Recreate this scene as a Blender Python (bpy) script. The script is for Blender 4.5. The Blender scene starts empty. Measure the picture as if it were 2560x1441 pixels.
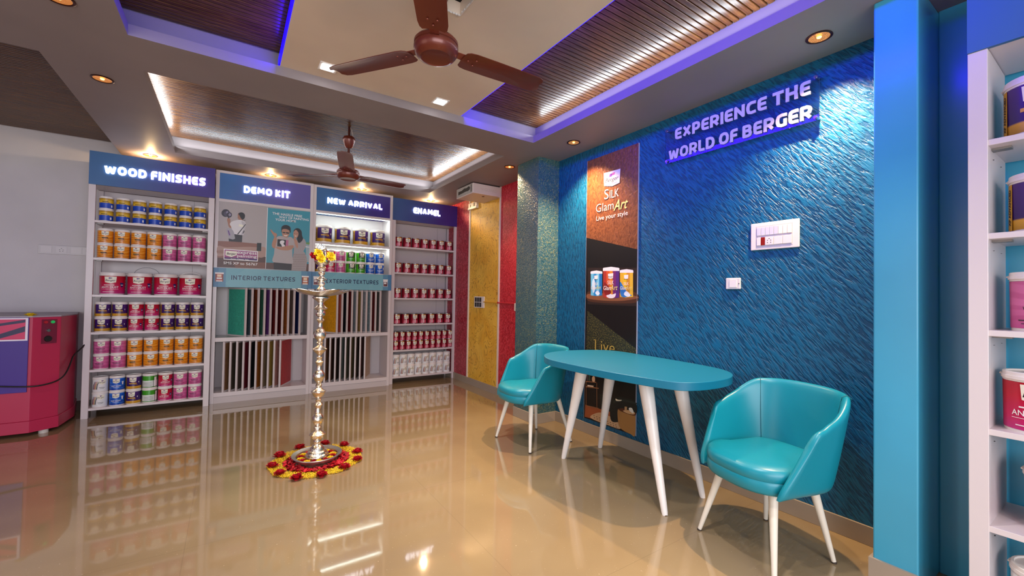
import bpy, bmesh, math, random, json
from mathutils import Vector, Matrix
random.seed(7)
PI = math.pi
S = bpy.context.scene
COL = S.collection
# ---------------------------------------------------------------- camera
cam_d = bpy.data.cameras.new('camera'); cam = bpy.data.objects.new('camera', cam_d); COL.objects.link(cam)
cam_d.sensor_width = 36.0; cam_d.lens = 1058.5 / 2560 * 36.0; cam_d.clip_start = 0.05
def cam_basis(yaw, pit, rol):
    cy, sy = math.cos(yaw), math.sin(yaw)
    f = Vector((sy*math.cos(pit), cy*math.cos(pit), math.sin(pit)))
    r = Vector((cy, -sy, 0)); u = r.cross(f)
    return math.cos(rol)*r + math.sin(rol)*u, -math.sin(rol)*r + math.cos(rol)*u, f
r_, u_, f_ = cam_basis(0.587320784, 0.0186683098, 0.0172794471)
m = Matrix((r_, u_, -f_)).transposed().to_4x4(); m.translation = (0, 0, 1.22)
cam.matrix_world = m
S.camera = cam
# ---------------------------------------------------------------- world, exposure
S.view_settings.view_transform = 'Standard'; S.view_settings.look = 'None'
S.view_settings.gamma = 1.0; S.view_settings.use_curve_mapping = False
S.view_settings.exposure = 0.22
w = bpy.data.worlds.new('world'); S.world = w; w.use_nodes = True
w.node_tree.nodes['Background'].inputs[0].default_value = (0.75, 0.82, 1.0, 1)
w.node_tree.nodes['Background'].inputs[1].default_value = 0.8
# ---------------------------------------------------------------- lamps of the room
def area(name, loc, size, power, col, rot=(0, 0, 0), spread=None):
    d = bpy.data.lights.new(name, 'AREA'); d.shape = 'RECTANGLE'; d.size = size[0]; d.size_y = size[1]
    d.energy = power; d.color = col
    if spread: d.spread = math.radians(spread)
    o = bpy.data.objects.new(name, d); COL.objects.link(o); o.location = loc; o.rotation_euler = rot
    return o
def spot(name, loc, power, col, angle=100, blend=0.35, rad=0.02, rot=(0, 0, 0)):
    d = bpy.data.lights.new(name, 'SPOT'); d.energy = power; d.color = col; d.spot_size = math.radians(angle)
    d.spot_blend = blend; d.shadow_soft_size = rad
    o = bpy.data.objects.new(name, d); COL.objects.link(o); o.location = loc; o.rotation_euler = rot
    return o
WARM = (1.0, 0.68, 0.38); WHITE = (0.84, 0.93, 1.0); BLUE = (0.03, 0.0, 1.0)
# daylight through the open glazed shop front behind the camera
area('daylight_shop_front', (-0.9, -2.8, 1.5), (4.6, 2.2), 165, (0.93, 0.95, 1.0), (PI/2, 0, 0))
area('added_side_fill', (-3.8, 1.2, 1.4), (3.5, 2.0), 26, (1.0, 0.86, 0.70), (0, -PI/2, 0))  # fill lamp added on the unseen left side, no door there
# ceiling downlights
for x, y, p in [(2.47, 0.922, 165), (2.463, 2.769, 165), (2.40, 3.69, 55), (-0.716, 3.714, 26), (-0.696, 2.796, 26)]:
    spot('downlight_beam', (x, y, 2.553), p, WARM, 112, 0.9, 0.018)
for x, y, p in [(-0.698, 5.545, 190), (0.358, 5.63, 190), (1.39, 5.645, 190), (2.37, 5.70, 190)]:
    spot('cabinet_downlight_beam', (x, y, 2.562), p, WARM, 150, 0.5, 0.02)
    d = bpy.data.lights.new('added_cabinet_glow', 'POINT'); d.energy = 6; d.color = (1.0, 0.66, 0.30); d.shadow_soft_size = 0.012  # extra point lamp added below each recessed downlight to widen its ceiling glow
    o = bpy.data.objects.new('added_cabinet_glow', d); COL.objects.link(o); o.location = (x, y, 2.540)
# square ceiling panels
for x, y in [(0.475, 2.83), (1.243, 2.853), (0.475, 0.9), (1.243, 0.9), (0.475, -1.0), (1.243, -1.0)]:
    area('square_panel_beam', (x, y, 2.618), (0.07, 0.07), 9, (1.0, 0.97, 0.95), spread=115)
# LED strips hidden in the coves
area('cove_strip_white_right', (2.235, 0.75, 2.645), (0.03, 4.4), 14, WHITE, (0, 3*PI/4, 0))
area('cove_strip_rear_left', (-0.52, 4.36, 2.645), (0.03, 1.8), 8, WHITE, (0, 5*PI/4, 0))
area('cove_strip_rear_far', (0.85, 5.32, 2.645), (2.6, 0.03), 5, WHITE, (1.1*PI, 0, 0))
area('cove_strip_rear_right', (2.21, 4.36, 2.645), (0.03, 1.8), 8, WHITE, (0, 3*PI/4, 0))
area('board_strip_blue_right', (1.500, 1.72, 2.665), (0.05, 2.5), 24, BLUE, (0, -PI/2, 0))
area('board_strip_blue_left', (0.205, 0.75, 2.665), (0.05, 4.4), 26, BLUE, (0, PI/2, 0))
# LED strips of the new arrival cabinet
area('cabinet_strip', (1.30, 5.64, 2.192), (0.86, 0.02), 2.6, (0.84, 1.0, 0.92), (math.radians(25), 0, 0))
area('cabinet_strip', (1.30, 5.64, 1.812), (0.86, 0.02), 2.6, (0.84, 1.0, 0.92), (math.radians(25), 0, 0))

# ---------------------------------------------------------------- materials
def lin(h):
    c = [int(h[i:i+2], 16)/255 for i in (0, 2, 4)]
    return tuple(x/12.92 if x <= 0.04045 else ((x+0.055)/1.055)**2.4 for x in c) + (1,)
MC = {}
def M(h, rough=0.5, metal=0.0, coat=0.0, emit=0.0, spec=0.5, key=''):
    k = (h, rough, metal, coat, emit, spec, key)
    if k in MC: return MC[k]
    mt = bpy.data.materials.new('mat_' + h); mt.use_nodes = True
    b = mt.node_tree.nodes['Principled BSDF']
    c = lin(h)
    b.inputs['Base Color'].default_value = c; b.inputs['Roughness'].default_value = rough
    b.inputs['Metallic'].default_value = metal; b.inputs['Coat Weight'].default_value = coat
    b.inputs['Specular IOR Level'].default_value = spec
    if emit: b.inputs['Emission Color'].default_value = c; b.inputs['Emission Strength'].default_value = emit
    MC[k] = mt
    return mt
class N:
    def __init__(s, name, rough=0.5, metal=0.0, spec=0.5):
        s.m = bpy.data.materials.new(name); s.m.use_nodes = True; s.t = s.m.node_tree
        s.b = s.t.nodes['Principled BSDF']; s.b.inputs['Roughness'].default_value = rough; s.b.inputs['Metallic'].default_value = metal
        s.b.inputs['Specular IOR Level'].default_value = spec
        s.tc = s.t.nodes.new('ShaderNodeTexCoord')
    def n(s, typ, **kw):
        nd = s.t.nodes.new('ShaderNode' + typ)
        for k, v in kw.items():
            if k.startswith('i_'): nd.inputs[k[2:].replace('_', ' ')].default_value = v
            else: setattr(nd, k, v)
        return nd
    def l(s, a, b): s.t.links.new(a, b)
    def mapping(s, src='Object', scale=(1, 1, 1), rot=(0, 0, 0), loc=(0, 0, 0)):
        mp = s.n('Mapping'); s.l(s.tc.outputs[src], mp.inputs[0])
        mp.inputs['Scale'].default_value = scale; mp.inputs['Rotation'].default_value = rot; mp.inputs['Location'].default_value = loc
        return mp.outputs[0]
    def noise(s, vec, scale, detail=2.0, rough=0.5, dist=0.0):
        nd = s.n('TexNoise'); s.l(vec, nd.inputs['Vector']); nd.inputs['Scale'].default_value = scale
        nd.inputs['Detail'].default_value = detail; nd.inputs['Roughness'].default_value = rough; nd.inputs['Distortion'].default_value = dist
        return nd.outputs['Fac']
    def ramp(s, fac, stops, interp='LINEAR'):
        r = s.n('ValToRGB'); s.l(fac, r.inputs[0]); e = r.color_ramp; e.interpolation = interp
        while len(e.elements) < len(stops): e.elements.new(0.5)
        for el, (p, c) in zip(e.elements, stops): el.position = p; el.color = lin(c) if isinstance(c, str) else c
        return r.outputs[0]
    def bump(s, fac, strength=0.5, dist=0.01):
        b = s.n('Bump'); s.l(fac, b.inputs['Height']); b.inputs['Strength'].default_value = strength; b.inputs['Distance'].default_value = dist
        s.l(b.outputs[0], s.b.inputs['Normal'])
    def col(s, c):
        if isinstance(c, str): s.b.inputs['Base Color'].default_value = lin(c)
        else: s.l(c, s.b.inputs['Base Color'])
    def math(s, op, a, b=None, c=None):
        nd = s.n('Math', operation=op)
        for i, v in enumerate((a, b, c)):
            if v is None: continue
            if isinstance(v, (int, float)): nd.inputs[i].default_value = v
            else: s.l(v, nd.inputs[i])
        return nd.outputs[0]
    def mix(s, fac, a, b):
        nd = s.n('Mix', data_type='RGBA')
        for i, v in ((0, fac), (6, a), (7, b)):
            if isinstance(v, str): nd.inputs[i].default_value = lin(v)
            elif isinstance(v, (int, float)): nd.inputs[i].default_value = v
            else: s.l(v, nd.inputs[i])
        return nd.outputs[2]
    def sep(s, src='Object'):
        x = s.n('SeparateXYZ'); s.l(s.tc.outputs[src], x.inputs[0]); return x.outputs

def mat_floor():
    a = N('polished_tile', 0.05); o = a.mapping()
    n1 = a.noise(o, 1.3, 3); n2 = a.noise(o, 160, 2, 0.7)
    base = a.ramp(n1, [(0.3, '8c7658'), (0.7, '9e8866')])
    sp = a.ramp(n2, [(0.70, (0, 0, 0, 1)), (0.76, (1, 1, 1, 1))])
    c = a.mix(sp, base, '7d6a52')
    n3 = a.noise(o, 90, 2, 0.6); sp2 = a.ramp(n3, [(0.70, (0, 0, 0, 1)), (0.75, (1, 1, 1, 1))])
    c = a.mix(sp2, c, 'c4b092')
    x, y, z = a.sep()
    def joint(v, off):
        f = a.math('FRACT', a.math('DIVIDE', a.math('ADD', v, off), 1.2)); return a.math('LESS_THAN', f, 0.0022)
    j = a.math('MAXIMUM', joint(x, 20.55), joint(y, 20.28))
    a.col(a.mix(a.math('MULTIPLY', j, 0.3), c, '6b5a48'))
    a.b.inputs['Coat Weight'].default_value = 0.5; a.b.inputs['Coat Roughness'].default_value = 0.03
    return a.m
def mat_paint(name, c, bump=0.0, rough=0.55, scale=60):
    a = N(name, rough); o = a.mapping(); n = a.noise(o, 2.0, 3)
    h = lin(c); a.col(a.ramp(n, [(0.3, tuple(v*0.93 for v in h[:3])+(1,)), (0.7, tuple(min(1, v*1.05) for v in h[:3])+(1,))]))
    if bump: a.bump(a.noise(o, scale, 3, 0.6), bump, 0.004)
    return a.m
def mat_bluewall():
    a = N('combed_blue_plaster', 0.42, 0.0, 0.45)
    # long strokes combed diagonally (they run down towards the viewer), cross-broken by fine noise
    mp = a.mapping('Object', (1, 1, 1), (math.radians(-50), 0, 0))
    mp2 = a.n('Mapping'); a.l(mp, mp2.inputs[0]); mp2.inputs['Scale'].default_value = (1, 0.19, 1)
    n1 = a.noise(mp2.outputs[0], 84, 2.0, 0.55, 0.45)
    mp3 = a.mapping('Object', (1, 1, 0.25), (math.radians(12), 0, 0))
    n2 = a.noise(mp3, 80, 2.5, 0.6, 0.5)
    x, y, z = a.sep()
    f = a.n('MapRange'); a.l(y, f.inputs[0]); f.inputs[1].default_value = 2.15; f.inputs[2].default_value = 2.7
    mx = a.n('Mix'); a.l(f.outputs[0], mx.inputs[0]); a.l(n1, mx.inputs[2]); a.l(n2, mx.inputs[3])
    h = a.ramp(mx.outputs[0], [(0.38, (0, 0, 0, 1)), (0.5, (0.65, 0.65, 0.65, 1)), (0.62, (1, 1, 1, 1))])
    a.col(a.ramp(h, [(0.1, '00466a'), (0.9, '0a6288')]))
    a.bump(h, 0.9, 0.0032)
    return a.m
def mat_pillar():
    a = N('teal_gold_plaster', 0.38, 0.0, 0.6); o = a.mapping()
    v = a.n('TexNoise'); a.l(a.mapping('Object', (1, 1, 1)), v.inputs['Vector']); v.inputs['Scale'].default_value = 58; v.inputs['Detail'].default_value = 2; v.inputs['Distortion'].default_value = 1.8
    h = v.outputs['Fac']; a.col(a.ramp(h, [(0.40, '24505c'), (0.54, '35666c'), (0.66, '808254')])); a.bump(h, 1.0, 0.01)
    return a.m
def mat_roller(name, c1, c2, c3, scale=16, dist=2.5, rough=0.42, bump=0.5):
    a = N(name, rough); o = a.mapping('Object', (1, 1, 0.8)); n = a.noise(o, scale, 2.5, 0.55, dist)
    n2 = a.noise(o, 3, 2)
    c = a.ramp(n, [(0.36, c1), (0.52, c2), (0.60, c3), (0.66, c2)])
    a.col(c); a.bump(n, bump, 0.006)
    return a.m
def mat_wood():
    a = N('glossy_dark_wood', 0.27, 0.0, 0.22); o = a.mapping('Object', (1.2, 14, 6)); n = a.noise(o, 5, 5, 0.65, 0.3)
    n2 = a.noise(a.mapping('Object', (3, 60, 20)), 10, 3, 0.6)
    c = a.ramp(n, [(0.3, '3c2110'), (0.5, '5e3a1c'), (0.72, '7c5428')])
    a.col(a.mix(a.math('MULTIPLY', n2, 0.4), c, '3a1a0e'))
    return a.m
def mat_header(c1, c2, pos=(0.2, 0.75)):
    a = N('header_print', 0.42); x, y, z = a.sep('Generated')
    f = a.math('ADD', a.math('MULTIPLY', x, 0.92), a.math('MULTIPLY', z, -0.08))
    a.col(a.ramp(a.math('ADD', f, 0.05), [(pos[0], c1), (pos[1], c2)])); return a.m
def mat_leather():
    a = N('teal_leather', 0.36, 0.0, 0.5); o = a.mapping()
    a.col('0a8699'); a.bump(a.noise(o, 260, 2), 0.12, 0.001); a.b.inputs['Coat Weight'].default_value = 0.15
    a.b.inputs['Coat Roughness'].default_value = 0.25
    return a.m
def mat_silver():
    a = N('embossed_silver', 0.25, 1.0); a.col('ece3d6'); o = a.mapping()
    v = a.n('TexVoronoi'); a.l(o, v.inputs['Vector']); v.inputs['Scale'].default_value = 95
    a.bump(v.outputs['Distance'], 0.4, 0.003); return a.m
FLOOR = mat_floor(); BLUEW = mat_bluewall(); PILLAR = mat_pillar(); WOOD = mat_wood(); LEATHER = mat_leather(); SILVER = mat_silver()
SOFFIT = mat_paint('mauve_grey_paint', '8c8080'); WALLW = mat_paint('off_white_wall', 'd0c8c8', 0.15, 0.5, 40)
BOARD = mat_paint('cream_board', 'dcc8b4', 0.05); PALE = mat_paint('light_blue_paint', '42a0c0', 0.05, 0.22, 25)
TILE = mat_paint('beige_skirting_tile', 'a59584', 0.0, 0.25)
RED1 = mat_roller('rolled_red_paint', '8c1024', 'a81c30', 'd0586a', 42, 1.2, 0.42, 0.5)
RED2 = mat_roller('rolled_red_paint_swirl', 'b01226', 'c8182c', 'e04a58', 22, 2.4, 0.42, 0.5)
def mat_sponge():
    a = N('sponged_yellow_paint', 0.45); n = a.noise(a.mapping('Object', (1, 1, 0.7)), 4.5, 2.0, 0.5, 1.6); n2 = a.noise(a.mapping(), 5, 3)
    base = a.ramp(n2, [(0.3, 'e8ac2c'), (0.7, 'f4c448')])
    ln = a.ramp(n, [(0.40, (0, 0, 0, 1)), (0.415, (1, 1, 1, 1)), (0.43, (0, 0, 0, 1)), (0.50, (0, 0, 0, 1)), (0.512, (1, 1, 1, 1)), (0.53, (0, 0, 0, 1)), (0.60, (0, 0, 0, 1)), (0.61, (1, 1, 1, 1)), (0.63, (0, 0, 0, 1))])
    a.col(a.mix(a.math('MULTIPLY', ln, 0.8), base, 'a87010')); a.bump(n, 0.5, 0.01); return a.m
YEL = mat_sponge()
WHITEP = M('d8cccc', 0.28); WHITED = M('c8bcbc', 0.35); PLAST = M('ece4de', 0.35); BLACK = M('100e10', 0.5); TINB = M('9c9c9e', 0.3, 1.0)
SWH = M('e8dfd8', 0.3); BROWNF = M('6e2f22', 0.32, 0.25, 0.2); DKMETAL = M('3a3a40', 0.3, 0.9)
TEALTOP = M('08708e', 0.42); LEGW = M('efe6e0', 0.3); INK = M('1c1820', 0.5); CREAM = M('f2ecd6', 0.45)
GLOW = M('f4f6ff', 0.4, 0, 0, 3.2, key='glow')

# ---------------------------------------------------------------- mesh helpers
def BM(): return bmesh.new()
def box(bm, x0, x1, y0, y1, z0, z1, mi=0):
    v = [bm.verts.new(p) for p in ((x0,y0,z0),(x1,y0,z0),(x1,y1,z0),(x0,y1,z0),(x0,y0,z1),(x1,y0,z1),(x1,y1,z1),(x0,y1,z1))]
    for f in ((0,3,2,1),(4,5,6,7),(0,1,5,4),(1,2,6,5),(2,3,7,6),(3,0,4,7)):
        bm.faces.new([v[i] for i in f]).material_index = mi
def lathe(bm, prof, n=32, mi=0, c=(0, 0, 0)):
    rings = []
    for r, z in prof:
        if r < 1e-6: rings.append([bm.verts.new((c[0], c[1], c[2]+z))])
        else: rings.append([bm.verts.new((c[0]+r*math.cos(2*PI*i/n), c[1]+r*math.sin(2*PI*i/n), c[2]+z)) for i in range(n)])
    for a, b in zip(rings, rings[1:]):
        for i in range(n):
            j = (i+1) % n
            q = [a[i % len(a)], a[j % len(a)], b[j % len(b)], b[i % len(b)]]
            q2 = [];
            for v in q:
                if v not in q2: q2.append(v)
            if len(q2) > 2:
                f = bm.faces.new(q2); f.material_index = mi
def tube(bm, pts, r, n=10, mi=0, caps=True):
    pts = [Vector(p) for p in pts]; R = r if isinstance(r, (list, tuple)) else [r]*len(pts); rings = []; up = None
    for i, p in enumerate(pts):
        d = (pts[min(i+1, len(pts)-1)] - pts[max(i-1, 0)]).normalized()
        if up is None: up = Vector((0, 0, 1)) if abs(d.z) < 0.9 else Vector((1, 0, 0))
        s = d.cross(up).normalized(); up = s.cross(d).normalized()
        rings.append([bm.verts.new(p + R[i]*(math.cos(2*PI*k/n)*s + math.sin(2*PI*k/n)*up)) for k in range(n)])
    for a, b in zip(rings, rings[1:]):
        for k in range(n): bm.faces.new((a[k], a[(k+1) % n], b[(k+1) % n], b[k])).material_index = mi
    if caps:
        bm.faces.new(rings[0][::-1]).material_index = mi; bm.faces.new(rings[-1]).material_index = mi
def prism(bm, pts, z0, z1, mi=0, place=lambda u, v, w: (u, v, w)):
    a = [bm.verts.new(place(u, v, z0)) for u, v in pts]; b = [bm.verts.new(place(u, v, z1)) for u, v in pts]; n = len(pts)
    bm.faces.new(a[::-1]).material_index = mi; bm.faces.new(b).material_index = mi
    for i in range(n): bm.faces.new((a[i], a[(i+1) % n], b[(i+1) % n], b[i])).material_index = mi
def smooth_closed(pts, k=4):
    n = len(pts); out = []
    for i in range(n):
        p0, p1, p2, p3 = [pts[(i+j-1) % n] for j in range(4)]
        for s in range(k):
            t = s/k
            out.append(tuple(0.5*((2*p1[c]) + (-p0[c]+p2[c])*t + (2*p0[c]-5*p1[c]+4*p2[c]-p3[c])*t*t + (-p0[c]+3*p1[c]-3*p2[c]+p3[c])*t**3) for c in range(len(p1))))
    return out
def obj(name, bm, mats, parent=None, smooth=0, bevel=0, world=False, sub=0):
    me = bpy.data.meshes.new(name)
    bmesh.ops.recalc_face_normals(bm, faces=bm.faces)
    if world and parent is not None: bmesh.ops.translate(bm, verts=bm.verts, vec=-parent['_w'] if False else -Vector(wloc(parent)))
    bm.to_mesh(me); bm.free()
    for mt in (mats if isinstance(mats, (list, tuple)) else [mats]): me.materials.append(mt)
    if smooth:
        for p in me.polygons: p.use_smooth = True
        if smooth < 180: me.set_sharp_from_angle(angle=math.radians(smooth))
    o = bpy.data.objects.new(name, me); COL.objects.link(o)
    if parent is not None: o.parent = parent
    if bevel:
        b = o.modifiers.new('bevel', 'BEVEL'); b.width = bevel; b.segments = 2; b.limit_method = 'ANGLE'
    if sub:
        b = o.modifiers.new('sub', 'SUBSURF'); b.levels = sub; b.render_levels = sub
    return o
def wloc(o):
    v = Vector(o.location)
    while o.parent: o = o.parent; v += Vector(o.location)
    return v
def tag(o, label, cat, group=None, kind=None):
    o['label'] = label; o['category'] = cat
    if group: o['group'] = group
    if kind: o['kind'] = kind
    return o
def thing(name, label, cat, loc=(0, 0, 0), rz=0, group=None):
    o = bpy.data.objects.new(name, None); COL.objects.link(o); o.location = loc; o.rotation_euler = (0, 0, rz)
    o.empty_display_size = 0.05
    return tag(o, label, cat, group)
def struct(name, bm, mats, **kw):
    o = obj(name, bm, mats, **kw); o['kind'] = 'structure'; return o
def dup(root, loc, rz, label, group=None):
    r = root.copy(); COL.objects.link(r); r.location = loc; r.rotation_euler = (0, 0, rz); r['label'] = label
    if group: r['group'] = group
    for ch in KIDS.get(root.name, list(root.children)):
        c = ch.copy(); COL.objects.link(c); c.parent = r
        for g in KIDS.get(ch.name, list(ch.children)):
            d = g.copy(); COL.objects.link(d); d.parent = c
    return r
KIDS = {}
TC = {}
def text_geo(txt, off=0.0, ext=0.0, shear=0.0, sp=1.0):
    k = (txt, off, ext, shear, sp)
    if k not in TC:
        c = bpy.data.curves.new('t', 'FONT'); c.body = txt; c.size = 1; c.offset = off; c.extrude = ext; c.shear = shear; c.space_character = sp
        c.resolution_u = 3
        o = bpy.data.objects.new('t', c); COL.objects.link(o)
        dg = bpy.context.evaluated_depsgraph_get(); me = bpy.data.meshes.new_from_object(o.evaluated_get(dg))
        vs = [tuple(v.co) for v in me.vertices]; fs = [tuple(p.vertices) for p in me.polygons]
        bpy.data.objects.remove(o); bpy.data.curves.remove(c); bpy.data.meshes.remove(me)
        TC[k] = (vs, fs)
    return TC[k]
def add_text(bm, txt, a0, a1, b0, b1, place, mi=0, off=0.0, depth=0.0, shear=0.0, sp=1.0):
    """letters stretched into the box a0..a1, b0..b1; place(a, b, d) puts a point on its surface"""
    vs, fs = text_geo(txt, off, 0.5 if depth else 0.0, shear, sp)
    x0 = min(v[0] for v in vs); x1 = max(v[0] for v in vs); y0 = min(v[1] for v in vs); y1 = max(v[1] for v in vs)
    nv = [bm.verts.new(place(a0+(v[0]-x0)/(x1-x0)*(a1-a0), b0+(v[1]-y0)/(y1-y0)*(b1-b0), (v[2]+0.5)*depth)) for v in vs]
    for f in fs:
        try: bm.faces.new([nv[i] for i in f]).material_index = mi
        except ValueError: pass

# a bold rounded sign alphabet drawn as thick strokes: (width, strokes)
_C = [(1, .97), (.55, 1), (.14, .9), (0, .62), (0, .38), (.14, .1), (.55, 0), (1, .03)]
_E = [(1, 1), (.35, 1), (.08, .93), (0, .75), (0, .25), (.08, .07), (.35, 0), (1, 0)]
GLY = {
 'A': (.84, [[(0, 0), (.40, .93), (.5, 1), (.60, .93), (1, 0)], [(.2, .30), (.8, .30)]]),
 'B': (.76, [[(.6, .53), (.9, .62), (.93, .8), (.8, .97), (.6, 1), (0, 1), (0, 0), (.65, 0), (.92, .07), (1, .27), (.9, .47), (.6, .53), (0, .53)]]),
 'C': (.72, [_C]), 'D': (.82, [[(0, 0), (0, 1), (.5, 1), (.86, .88), (1, .62), (1, .38), (.86, .12), (.5, 0), (0, 0)]]),
 'E': (.66, [_E, [(0, .5), (.88, .5)]]), 'F': (.62, [[(1, 1), (.35, 1), (.08, .93), (0, .75), (0, 0)], [(0, .47), (.88, .47)]]),
 'G': (.78, [_C[:-1] + [(1, .02), (1, .46)]]), 'H': (.80, [[(0, 0), (0, 1)], [(1, 0), (1, 1)], [(0, .5), (1, .5)]]),
 'I': (.0, [[(0, 0), (0, 1)]]), 'K': (.76, [[(0, 0), (0, 1)], [(1, 1), (.15, .52), (1, 0)]]), 'L': (.60, [[(0, 1), (0, .22), (.1, .05), (.35, 0), (1, 0)]]),
 'M': (1.0, [[(0, 0), (.08, 1), (.5, .35), (.92, 1), (1, 0)]]), 'N': (.82, [[(0, 0), (0, 1), (1, 0), (1, 1)]]),
 'O': (.86, [[(.5, 1), (.16, .92), (0, .66), (0, .34), (.16, .08), (.5, 0), (.84, .08), (1, .34), (1, .66), (.84, .92), (.5, 1)]]),
 'P': (.74, [[(0, 0), (0, 1), (.6, 1), (.92, .9), (1, .68), (.92, .46), (.6, .36), (0, .36)]]),
 'R': (.78, [[(0, 0), (0, 1), (.6, 1), (.92, .9), (1, .70), (.90, .50), (.6, .40), (0, .40)], [(.5, .40), (1, 0)]]),
 'S': (.70, [[(.97, .97), (.5, 1), (.12, .93), (.0, .75), (.12, .57), (.5, .5), (.88, .43), (1, .25), (.88, .07), (.5, 0), (.02, .03)]]),
 'T': (.76, [[(0, 1), (1, 1)], [(.5, 1), (.5, 0)]]), 'U': (.80, [[(0, 1), (0, .34), (.14, .08), (.5, 0), (.86, .08), (1, .34), (1, 1)]]),
 'V': (.82, [[(0, 1), (.44, .05), (.56, .05), (1, 1)]]), 'W': (1.12, [[(0, 1), (.18, .05), (.28, .05), (.5, .8), (.72, .05), (.82, .05), (1, 1)]]),
 'X': (.80, [[(0, 0), (1, 1)], [(0, 1), (1, 0)]]), ' ': (.22, [])}
def add_sign(bm, txt, a0, a1, b0, b1, place, mi=0, wt=0.2, depth=0.0, gap=0.15):
    hw = wt/2; x = 0.0; segs = []
    for ch in txt:
        w_, st = GLY[ch]; w_ = max(0, w_-wt) if ch != 'I' else 0
        if ch == ' ': x += 0.30; continue
        for s_ in st: segs.append([(x+hw+px*w_, hw+py*(1-wt)) for px, py in s_])
        x += w_ + wt + gap
    tot = x-gap; H = b1-b0; kx = (a1-a0)/tot
    def P3(u, v, d): return place(a0+u*kx, b0+v*H, d)
    cnt = [0]
    def poly(q, flip=False):
        cnt[0] += 1; f0 = [bm.verts.new(P3(u, v, -2e-5*cnt[0])) for u, v in q]; bm.faces.new(f0).material_index = mi
        if depth:
            f1 = [bm.verts.new(P3(u, v, depth)) for u, v in q]; n = len(q)
            for i in range(n): bm.faces.new((f0[i], f0[(i+1) % n], f1[(i+1) % n], f1[i])).material_index = mi
    for s_ in segs:
        for i in range(len(s_)-1):
            (u0, v0), (u1, v1) = s_[i], s_[i+1]; L = math.hypot(u1-u0, v1-v0); dx, dy = (u1-u0)/L, (v1-v0)/L
            e0 = hw if i == 0 and not s_[0] == s_[-1] and (abs(dx) < 0.01 or abs(dy) < 0.2) else 0; e1 = hw if i == len(s_)-2 and not s_[0] == s_[-1] and (abs(dx) < 0.01 or abs(dy) < 0.2) else 0
            u0 -= dx*e0; v0 -= dy*e0; u1 += dx*e1; v1 += dy*e1
            poly([(u0-dy*hw, v0+dx*hw), (u0+dy*hw, v0-dx*hw), (u1+dy*hw, v1-dx*hw), (u1-dy*hw, v1+dx*hw)])
        for i, (u, v) in enumerate(s_):
            if 0 < i < len(s_)-1 or s_[0] == s_[-1]: poly([(u+hw*math.cos(2*PI*k/12), v+hw*math.sin(2*PI*k/12)) for k in range(12)])
# ---------------------------------------------------------------- shell
ZC = 2.57; ZL = 2.63; ZW = 2.74
XL, YN = -4.2, -3.0
bm = BM(); box(bm, XL, 2.95, YN, 6.1, -0.05, 0.0); struct('floor', bm, FLOOR)
opens = [(-0.485, 2.188, -2.2, 2.99), (-0.48, 2.17, 3.437, 5.28), (XL, -0.94, 3.495, 5.97)]
def ceil_layer(bm, z0, z1, inset):
    xs = sorted(set([XL, 2.95] + [v for o in opens for v in (o[0]-inset, o[1]+inset)])); ys = sorted(set([YN, 5.97] + [v for o in opens for v in (o[2]-inset, o[3]+inset)]))
    xs = [x for x in xs if XL <= x <= 2.95]; ys = [y for y in ys if YN <= y <= 5.97]
    for i in range(len(xs)-1):
        run = None
        for j in range(len(ys)-1):
            cx = (xs[i]+xs[i+1])/2; cy = (ys[j]+ys[j+1])/2
            if any(o[0]-inset < cx < o[1]+inset and o[2]-inset < cy < o[3]+inset for o in opens): continue
            box(bm, xs[i], xs[i+1], ys[j], ys[j+1], z0, z1)
bm = BM(); ceil_layer(bm, ZC, ZL, 0.0); ceil_layer(bm, ZL, ZW+0.02, 0.08)
struct('ceiling', bm, SOFFIT)
bm = BM(); box(bm, XL, 2.95, YN, 6.1, ZW+0.02, ZW+0.08); struct('ceiling_slab', bm, SOFFIT).name = 'trim_1'
def slats(name, x0, x1, y0, y1, pitch, z=ZW):
    bm = BM(); n = int((y1-y0)/pitch); g = 0.17*pitch
    prof = []
    for i in range(n):
        a = y0 + i*pitch; wd = pitch - g
        prof += [(a, z+0.012), (a+0.0005, z+0.002), (a+wd*0.06, z), (a+wd*0.5, z-0.0002), (a+wd*0.94, z), (a+wd-0.0005, z+0.002), (a+wd, z+0.012)]
    prev = None
    for y, zz in prof:
        cur = (bm.verts.new((x0, y, zz)), bm.verts.new((x1, y, zz)))
        if prev: bm.faces.new((prev[0], prev[1], cur[1], cur[0]))
        prev = cur
    return struct(name, bm, WOOD)
slats('trim_2', -0.56, 2.265, -2.2, 3.065, 0.036)
slats('trim_3', -0.555, 2.245, 3.36, 5.355, 0.030)
slats('trim_4', XL, -0.945, 3.42, 5.96, 0.030)
bm = BM()   # cream centre board with the square fan opening
hx0, hx1, hy0, hy1 = 0.56, 0.933, 1.60, 1.919
box(bm, 0.225, hx0, -2.2, 3.05, 2.63, 2.70); box(bm, hx1, 1.48, -2.2, 3.05, 2.63, 2.70)
box(bm, hx0, hx1, -2.2, hy0, 2.63, 2.70); box(bm, hx0, hx1, hy1, 3.05, 2.63, 2.70)
struct('trim_5', bm, BOARD)
bm = BM(); box(bm, hx0-0.05, hx1+0.05, hy0-0.05, hy1+0.05, 2.701, 2.735); struct('trim_6', bm, M('050505', 0.9))
bm = BM()   # torn edge of the opening
for k in range(26):
    t = k/26; x = hx0+(hx1-hx0)*t
    box(bm, x, x+0.012, hy1-0.006*random.random()-0.002, hy1, 2.626, 2.634)
    y = hy0+(hy1-hy0)*t; box(bm, hx1-0.006*random.random()-0.002, hx1, y, y+0.012, 2.626, 2.634)
struct('trim_7', bm, M('d8cfc6', 0.8))
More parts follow.
